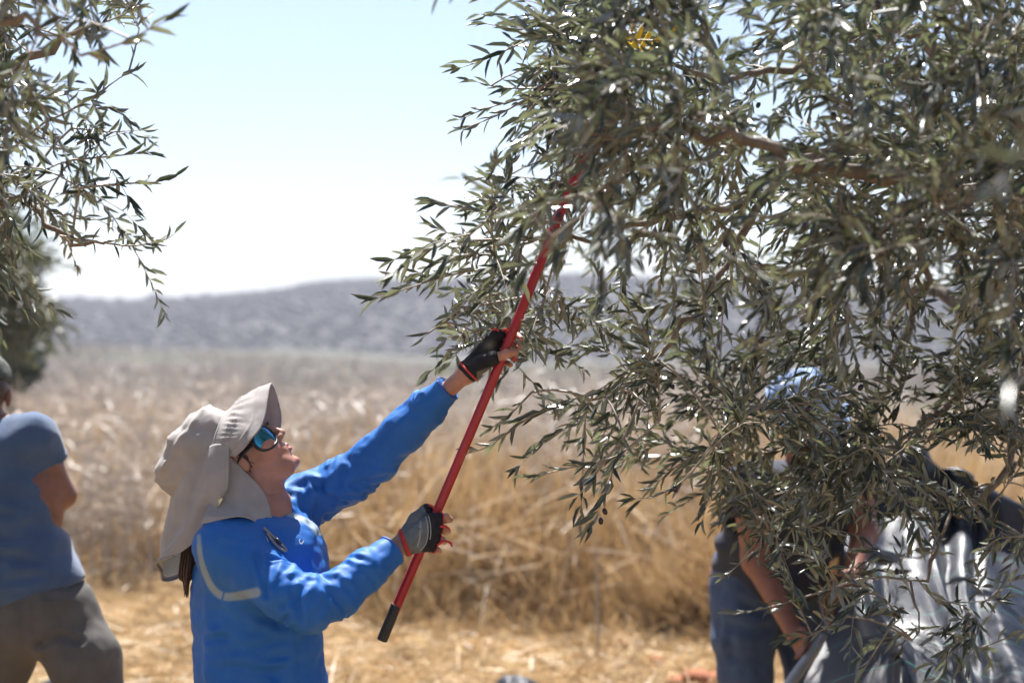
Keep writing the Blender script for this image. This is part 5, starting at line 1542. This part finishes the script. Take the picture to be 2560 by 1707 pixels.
# ------------------------------------------------------------------ the two men
def head_prims(b, C, f, up, hairless=False):
    s = np.cross(up, f); R = np.array([f, s, up]); H = lambda a, q, c: C + f * a + s * q + up * c
    b.ell(H(-0.01, 0, 0.03), (0.10, 0.078, 0.10), R, 0.02)
    b.ell(H(0.03, 0, -0.045), (0.058, 0.058, 0.078), R, 0.03)
    b.cone(H(0.058, 0.02, -0.098), H(0.058, -0.02, -0.098), 0.022, 0.022, 0.03)
    b.cone(H(0.088, 0, 0.015), H(0.108, 0, -0.032), 0.009, 0.012, 0.010)
    for q in (1, -1):
        b.ell(H(0.076, q * 0.03, 0.028), (0.014, 0.026, 0.010), R, 0.012)
        b.sub(H(0.084, q * 0.032, 0.004), (0.012, 0.016, 0.010), R, 0.014)
        b.ell(H(0.072, q * 0.032, 0.004), (0.012, 0.013, 0.011), R, 0.004)
        b.ell(H(-0.012, q * 0.083, -0.008), (0.020, 0.010, 0.034), R, 0.006)
    b.cone(H(0.082, 0.014, -0.066), H(0.082, -0.014, -0.066), 0.013, 0.013, 0.01)
    b.sub(H(0.097, 0, -0.068), (0.010, 0.02, 0.002), R, 0.002)
    return R, H

def hand_prims(b, wr, tip, thumb_side, r=0.0095):
    d = norm(tip - wr); L = np.linalg.norm(tip - wr)
    a = norm(np.cross(d, thumb_side)); w = norm(np.cross(a, d))
    w = w if w @ thumb_side > 0 else -w
    for k, q in enumerate((-0.028, -0.009, 0.010, 0.029)):
        m_ = wr + d * L * 0.52 + w * q
        b.cone(wr, m_, 0.022, 0.013, 0.015)
        p1 = m_ + d * L * (0.24 if k in (1, 2) else 0.2) + a * 0.008; p2 = p1 + d * L * 0.14 + a * 0.026
        b.chain([m_, p1, p2], [r * 1.1, r, r * 0.8], 0.004)
    b.chain([wr + w * 0.015, wr + d * L * 0.25 + w * 0.045, wr + d * L * 0.45 + w * 0.055 + a * 0.015], [0.018, 0.014, 0.009], 0.006)

def cap_sdf(C, R, H, root, mat, name, brim=None):
    b = Body(); b.ell(H(-0.01, 0, 0.045), (0.112, 0.090, 0.092), R, 0.01).cut(H(0, 0, 0.036), -R[2], 0.25)
    v, fc = b.mesh(0.006, None, 2); n = vnormals(v, fc); v = v + n * (0.004 * fbm(v * 25, 3))[:, None]
    o = link(name, mesh_np(name, v, fc), mat, root)
    return o

def person_mesh(b, h, root, skin):
    v, fc = b.mesh(h, None, 2)
    me = mesh_np("body", v, fc); set_col(me, cols_const(v, skin) * (1 + 0.15 * fbm(v * 14, 3))[:, None])
    link("body", me, M['skin'], root)

def cloth(b, h, root, name, mat, amp=0.02, freq=7.0, lines=(), A=0.006, w=0.02):
    v, fc = b.mesh(h, None, 2); n = vnormals(v, fc)
    if len(lines): v = crease(v, n, lines, A, w)
    v = v + n * (amp * fbm(v * freq, 3))[:, None]
    return link(name, mesh_np(name, v, fc), mat, root)

def man_left():
    Y = 4.5
    root = empty("person", (P(90, 1500, Y)[0], Y, 0))
    SK = np.array([0.21, 0.09, 0.058])
    neck = P(-26, 1050, Y + 0.03); hip = P(92, 1560, Y)
    f = norm(np.array([-0.30, 0.93, -0.22])); up = norm(np.array([0, 0.2, 1.0]) - f * (np.array([0, 0.2, 1.0]) @ f))
    C = P(-46, 984, Y + 0.06)
    b = Body(); R, H = head_prims(b, C, f, up)
    shR = P(86, 1086, Y - 0.02); shL = P(-140, 1095, Y + 0.06)
    elR = P(156, 1238, Y + 0.06); wrR = P(95, 1290, Y + 0.30); 
    elL = P(-190, 1260, Y + 0.15); wrL = P(-70, 1300, Y + 0.34)
    b.cone(neck + [0, 0, -0.04], H(-0.02, 0, -0.06), 0.06, 0.056, 0.03)
    b.cone(shR, shL, 0.06, 0.06, 0.05)
    b.ell((neck + hip) / 2 + [0, 0, 0.06], (0.16, 0.10, 0.24), None, 0.06); b.ell(hip + [0, 0, 0.04], (0.13, 0.10, 0.10), None, 0.04)
    b.chain([shR, elR, wrR], [0.052, 0.041, 0.030], 0.02); b.chain([shL, elL, wrL], [0.056, 0.046, 0.032], 0.03)
    hand_prims(b, wrR, wrR + norm(wrR - elR) * 0.18, np.array([0, 0, 1.0])); hand_prims(b, wrL, wrL + norm(wrL - elL) * 0.18, np.array([0, 0, 1.0]))
    knR = np.array([P(262, 1700, Y)[0], Y - 0.05, 0.52]); anR = np.array([P(330, 1700, Y)[0], Y + 0.05, 0.09])
    knL = np.array([P(-60, 1700, Y)[0], Y + 0.12, 0.50]); anL = np.array([P(-110, 1700, Y)[0], Y + 0.05, 0.09])
    hR = hip + [0.09, 0, 0]; hL = hip + [-0.09, 0, 0]
    b.chain([hR, knR, anR], [0.06, 0.05, 0.04], 0.02); b.chain([hL, knL, anL], [0.06, 0.05, 0.04], 0.02)
    person_mesh(b, 0.0065, root, SK)
    t = Body()
    t.cone(shR + [-0.01, 0, -0.005], shL, 0.066, 0.066, 0.06)
    for (u0, u1, v_) in ((-170, 128, 1120), (-165, 132, 1200), (-150, 138, 1280), (-125, 165, 1360), (-95, 192, 1420), (-80, 208, 1462)):
        a0, a1 = P(u0, v_, Y), P(u1, v_, Y); t.ell((a0 + a1) / 2, ((a1[0] - a0[0]) / 2, 0.135, 0.09), None, 0.05)
    sl = shR + (elR - shR) * 0.50; t.cone(shR, sl, 0.066, 0.062, 0.03); t.cut(sl - (elR - shR) * 0.02, norm(elR - shR), 0.10)
    sl = shL + (elL - shL) * 0.52; t.cone(shL, sl, 0.072, 0.068, 0.03); t.cut(sl, norm(elL - shL), 0.10)
    t.cut(neck + [0, 0, 0.012], [0, -0.15, 1], 0.09)
    hc = P(105, 1478, Y); t.cut(hc, norm([0.30, 0, -1.0]), 0.5)
    lines = [np.array([P(p[0], p[1], Y - 0.13) for p in resample(q, 8)]) for q in ([(130, 1270), (60, 1290), (-20, 1280)], [(140, 1310), (80, 1340), (0, 1345)], [(160, 1370), (90, 1400), (10, 1390)], [(185, 1420), (110, 1440), (20, 1450)], [(110, 1110), (118, 1180), (125, 1240)], [(30, 1060), (60, 1130), (100, 1200)])]
    cloth(t, 0.008, root, "shirt", M['tee'], 0.016, 9, lines, 0.011, 0.014)
    p = Body()
    p.ell(P(88, 1545, Y), (0.158, 0.135, 0.13), None, 0.05)
    p.ell(P(128, 1490, Y), (0.118, 0.125, 0.06), None, 0.05)
    p.chain([P(165, 1560, Y), P(205, 1640, Y - 0.02), knR, anR + [0, 0, 0.03]], [0.115, 0.105, 0.088, 0.075], 0.04)
    p.chain([P(25, 1580, Y), P(-5, 1660, Y + 0.04), knL, anL + [0, 0, 0.03]], [0.115, 0.105, 0.088, 0.075], 0.03)
    lines = [np.array([P(q[0], q[1], Y - 0.12) for q in resample(z, 8)]) for z in ([(118, 1490), (150, 1484), (195, 1478)], [(195, 1478), (208, 1470)], [(100, 1610), (92, 1560), (88, 1500)], [(100, 1612), (150, 1590), (200, 1600)], [(230, 1560), (250, 1620), (262, 1690)])]
    tr = cloth(p, 0.009, root, "trousers", M['khaki'], 0.014, 8, lines, 0.007, 0.012)
    for an in (anR, anL):
        s2 = Body(); s2.cone(an + [0, -0.03, -0.045], an + [0.0, 0.16, -0.055], 0.05, 0.04, 0.03).cone(an + [0, 0, 0.04], an + [0, 0, -0.05], 0.05, 0.05, 0.02)
        v, fc = s2.mesh(0.012); link("boot", mesh_np("boot", v, fc), M['boot'], root)
    cap = cap_sdf(C, R, H, root, M['cap'], "cap")
    vis = [[H(0.085, q, 0.045 - 3.2 * q * q) for q in np.linspace(-0.08, 0.08, 9)], [H(0.17 - 7 * q * q, q * 0.95, 0.03 - 3.2 * q * q) for q in np.linspace(-0.08, 0.08, 9)]]
    m = MB(); A = [x for r in vis for x in r]; A2 = [x - up * 0.004 for x in A]
    F_ = [(i, i + 1, i + 10, i + 9) for i in range(8)] + [(i + 28, i + 27, i + 18, i + 19)[::1] for i in range(0)]
    m.add(A + A2, F_ + [(18 + i + 9, 18 + i + 10, 18 + i + 1, 18 + i) for i in range(8)] + [(9 + i, 9 + i + 1, 27 + i + 1, 27 + i) for i in range(8)])
    m.build("visor", M['cap'], cap)
    # short hair below the cap
    hb = Body(); hb.ell(H(-0.028, 0, 0.015), (0.088, 0.080, 0.075), R, 0.01); v, fc = hb.mesh(0.007); link("hair", mesh_np("hair", v, fc), M['hair'], root)
    tag(root, "man in blue grey t-shirt and dark cap seen from behind, legs apart", "person")
man_left()

def man_right():
    Y = 5.25
    hip = P(1885, 1440, Y + 0.12); root = empty("person", (hip[0], hip[1], 0))
    SK = np.array([0.24, 0.10, 0.065])
    shN = P(1868, 1205, Y - 0.12); shF = P(2140, 1195, Y - 0.02)
    neck = P(2005, 1130, Y - 0.12)
    f = norm(np.array([0.40, -0.62, -0.68])); up = norm(np.array([0.05, -0.55, 0.85]) - f * (np.array([0.05, -0.55, 0.85]) @ f))
    C = P(2018, 1025, Y - 0.22)
    b = Body(); R, H = head_prims(b, C, f, up)
    elN = P(1890, 1400, Y - 0.14); wrN = P(1985, 1580, Y - 0.30); elF = P(2160, 1330, Y - 0.12); wrF = P(2130, 1450, Y - 0.34)
    b.cone(neck, H(-0.02, 0, -0.05), 0.06, 0.056, 0.03); b.cone(shN, shF, 0.06, 0.06, 0.05)
    b.ell((neck + hip) / 2, (0.12, 0.08, 0.20), None, 0.04); b.ell(hip, (0.15, 0.12, 0.14), None, 0.06)
    b.chain([shN, elN, wrN], [0.062, 0.050, 0.033], 0.03); b.chain([shF, elF, wrF], [0.060, 0.048, 0.032], 0.03)
    hand_prims(b, wrN, P(2022, 1640, Y - 0.36), np.array([0.6, -0.8, 0.2])); hand_prims(b, wrF, P(2110, 1490, Y - 0.42), np.array([-0.6, -0.8, 0.2]))
    kn = np.array([P(1870, 1700, Y)[0], Y + 0.02, 0.52]); an = np.array([P(1895, 1700, Y)[0], Y + 0.12, 0.09])
    kn2 = np.array([P(2030, 1700, Y)[0], Y + 0.10, 0.54]); an2 = np.array([P(2080, 1700, Y)[0], Y + 0.25, 0.09])
    b.chain([hip + [-0.08, 0, 0], kn, an], [0.09, 0.06, 0.04], 0.03); b.chain([hip + [0.09, 0, 0], kn2, an2], [0.09, 0.06, 0.04], 0.03)
    person_mesh(b, 0.0075, root, SK)
    t = Body()
    t.cone(shN, shF, 0.078, 0.078, 0.06)
    for (u0, u1, v_, dz) in ((1815, 2165, 1235, -0.06), (1800, 2150, 1300, -0.02), (1785, 2110, 1360, 0.04), (1775, 2060, 1415, 0.10)):
        a0, a1 = P(u0, v_, Y + dz), P(u1, v_, Y + dz); t.ell((a0 + a1) / 2, ((a1[0] - a0[0]) / 2, 0.15, 0.09), None, 0.05)
    for sh, el in ((shN, elN), (shF, elF)):
        sl = sh + (el - sh) * 0.42; t.cone(sh, sl, 0.080, 0.078, 0.03); t.cut(sl, norm(el - sh), 0.11)
    t.cut(neck + [0, 0, 0.02], [0, -0.5, 1], 0.09); t.ell(P(1960, 1450, Y + 0.06), (0.17, 0.15, 0.10), None, 0.05); t.cut(P(1900, 1490, Y + 0.1), [0, 0, -1], 0.6)
    cloth(t, 0.009, root, "shirt", M['tee_dark'], 0.022, 8)
    p = Body()
    p.ell(hip + [0, 0, 0.02], (0.168, 0.145, 0.14), None, 0.05)
    p.chain([P(1858, 1470, Y + 0.10), P(1862, 1600, Y + 0.05), kn, an + [0, 0, 0.03]], [0.128, 0.118, 0.095, 0.085], 0.03)
    p.chain([P(1960, 1470, Y + 0.14), P(2010, 1600, Y + 0.12), kn2, an2 + [0, 0, 0.03]], [0.118, 0.105, 0.092, 0.082], 0.02)
    lines = [np.array([P(q[0], q[1], Y - 0.05) for q in resample(z, 8)]) for z in ([(1790, 1450), (1850, 1500), (1930, 1540)], [(1780, 1500), (1820, 1560), (1830, 1640)], [(1940, 1560), (1880, 1580), (1830, 1560)], [(1900, 1600), (1890, 1650), (1895, 1700)])]
    cloth(p, 0.010, root, "jeans", M['denim'], 0.02, 8, lines, 0.009, 0.018)
    for a_ in (an, an2):
        s2 = Body(); s2.cone(a_ + [0, 0.03, -0.045], a_ + [0.03, -0.15, -0.055], 0.05, 0.04, 0.03).cone(a_ + [0, 0, 0.04], a_ + [0, 0, -0.05], 0.05, 0.05, 0.02)
        v, fc = s2.mesh(0.012); link("boot", mesh_np("boot", v, fc), M['boot'], root)
    hb = Body(); hb.ell(H(-0.012, 0, 0.050), (0.118, 0.100, 0.100), R, 0.01)
    hb.ell(H(0.0, 0, 0.012), (0.175, 0.155, 0.016), R, 0.03)
    v, fc = hb.mesh(0.0065, None, 2); n = vnormals(v, fc); v = v + n * (0.010 * fbm(v * 16, 3))[:, None]
    link("bucket_hat", mesh_np("bucket_hat", v, fc), M['blue_hat'], root)
    tag(root, "man in light blue hat and jeans bending behind the olive branches", "person")
man_right()

# ------------------------------------------------------------------ sheets and pipe
def cloth_grid(name, rows, nu, nw, fold, mat, uvs=(1.0, 1.0), thick=0.002):
    A = np.array([resample(r, nu) for r in rows]); G = np.array([resample(A[:, j], nw) for j in range(nu)])
    nn_ = norm(np.cross(np.gradient(G, axis=0), np.gradient(G, axis=1)))
    if nn_[..., 2].mean() < 0: nn_ = -nn_
    U, W = np.meshgrid(np.linspace(0, 1, nu), np.linspace(0, 1, nw), indexing='ij')
    G = G + nn_ * fold(U, W, G)[..., None]
    G[..., 2] = np.maximum(G[..., 2], ground_z(G[..., 0], G[..., 1]) + 0.012)
    i = np.arange(nu - 1)[:, None] * nw + np.arange(nw - 1)[None, :]
    q = np.stack([i, i + nw, i + nw + 1, i + 1], -1).reshape(-1, 4)
    me = mesh_np(name, G.reshape(-1, 3), q)
    uvl = me.uv_layers.new(name="UVMap")
    uv = np.stack([U.ravel() * uvs[0], W.ravel() * uvs[1]], 1)
    uvl.data.foreach_set("uv", uv[q.ravel()].astype(np.float32).ravel())
    o = link(name, me, mat)
    return o
def Q(u, z, Y): return np.array([(u - 1280) / FPX * Y, Y, z])
big = [
    [Q(2060, 0.02, 6.1), Q(2180, 0.02, 6.2), Q(2350, 0.02, 6.2), Q(2500, 0.02, 6.2), Q(2760, 0.02, 6.2)],
    [P(2130, 1230, 5.75), P(2277, 1168, 5.8), P(2405, 1216, 5.7), P(2495, 1265, 5.65), P(2700, 1330, 5.6)],
    [P(2120, 1310, 5.62), P(2255, 1275, 5.66), P(2390, 1320, 5.55), P(2490, 1375, 5.5), P(2700, 1440, 5.45)],
    [P(2110, 1450, 5.00), P(2215, 1400, 5.02), P(2350, 1420, 4.95), P(2470, 1470, 4.9), P(2700, 1540, 4.9)],
    [P(2085, 1560, 4.75), P(2200, 1530, 4.70), P(2330, 1560, 4.60), P(2460, 1610, 4.55), P(2700, 1680, 4.6)],
    [P(2010, 1740, 4.60), P(2230, 1660, 4.40), P(2340, 1690, 4.30), P(2460, 1740, 4.25), P(2700, 1800, 4.3)],
    [Q(1990, 0.30, 4.50), Q(2180, 0.35, 4.25), Q(2340, 0.35, 4.1), Q(2460, 0.3, 4.05), Q(2700, 0.25, 4.1)],
    [Q(1960, 0.02, 4.35), Q(2170, 0.02, 4.05), Q(2340, 0.02, 3.95), Q(2460, 0.02, 3.9), Q(2700, 0.02, 3.9)]]
def bigfold(U, W, G):
    r = 0.045 * np.exp(-(((U - 0.30 - 0.75 * (W - 0.2)) / 0.05) ** 2)) - 0.05 * np.exp(-(((U - 0.40 - 0.75 * (W - 0.2)) / 0.05) ** 2))
    r += 0.03 * np.exp(-(((U - 0.10 - 0.5 * (W - 0.3)) / 0.04) ** 2)) - 0.03 * np.exp(-(((U - 0.62 - 0.4 * (W - 0.2)) / 0.03) ** 2))
    return r + 0.05 * fbm(G * np.array([2.6, 2.0, 2.0]), 3) + 0.012 * ridged(G * np.array([6.0, 5.0, 5.0])) + 0.004 * fbm(G * 16.0, 2)
big_sheet = tag(cloth_grid("ground_sheet", big, 110, 130, bigfold, M['tarp'], (1.6, 3.0)), "black glossy woven sheet with thin green lines, lifted beside the bending man", "sheet")
def lowsheet(u0, u1, Y0, Y1, hgt, label, seed):
    rows = [[Q(u0 + (u1 - u0) * t, hgt * q * math.sin(math.pi * t) ** 0.7, Y0 + (Y1 - Y0) * k) for t in np.linspace(0, 1, 5)] for k, q in ((0, 0), (0.25, 0.7), (0.5, 1.0), (0.75, 0.7), (1, 0))]
    o = cloth_grid("ground_sheet", rows, 50, 50, lambda U, W, G: 0.10 * fbm(G * 5 + seed, 4) * np.sin(np.pi * U) * np.sin(np.pi * W), M['tarp'], (0.8, 0.8))
    tag(o, label, "sheet")
lowsheet(1190, 1420, 6.2, 6.9, 0.21, "crumpled glossy sheet on the straw just below the pole, only its top showing", 3)
lowsheet(70, 270, 6.3, 7.2, 0.16, "dark crumpled sheet on the ground between the capped man's legs", 8)
pp = tube_obj("plastic_pipe", [P(1925, 1800, 4.78), P(1973, 1712, 4.82), P(2024, 1640, 4.88), P(2060, 1590, 4.93)], 0.020, M['pipe'], None, 14, n=16)
tag(pp, "pale grey plastic pipe held in the bending man's lowered hand", "pipe")
# ------------------------------------------------------------------ the hazy air of the valley
def haze():
    bm = bmesh.new(); bmesh.ops.create_cube(bm, size=1.0)
    me = bpy.data.meshes.new("haze"); bm.to_mesh(me); bm.free()
    m = bpy.data.materials.new("valley_air"); m.use_nodes = True
    N, L = m.node_tree.nodes, m.node_tree.links
    N.remove(N["Principled BSDF"])
    v = N.new("ShaderNodeVolumePrincipled"); v.inputs["Color"].default_value = (0.80, 0.83, 0.98, 1); v.inputs["Density"].default_value = HAZE_D
    v.inputs["Anisotropy"].default_value = 0.3
    L.new(v.outputs[0], N["Material Output"].inputs["Volume"])
    o = link("haze", me, m)
    o.scale = (2400, 2200, 36); o.location = (0, 700, 15.0)
    tag(o, "thin bright haze hanging in the valley air", "haze", kind="stuff")
HAZE_D = 0.0008
haze()
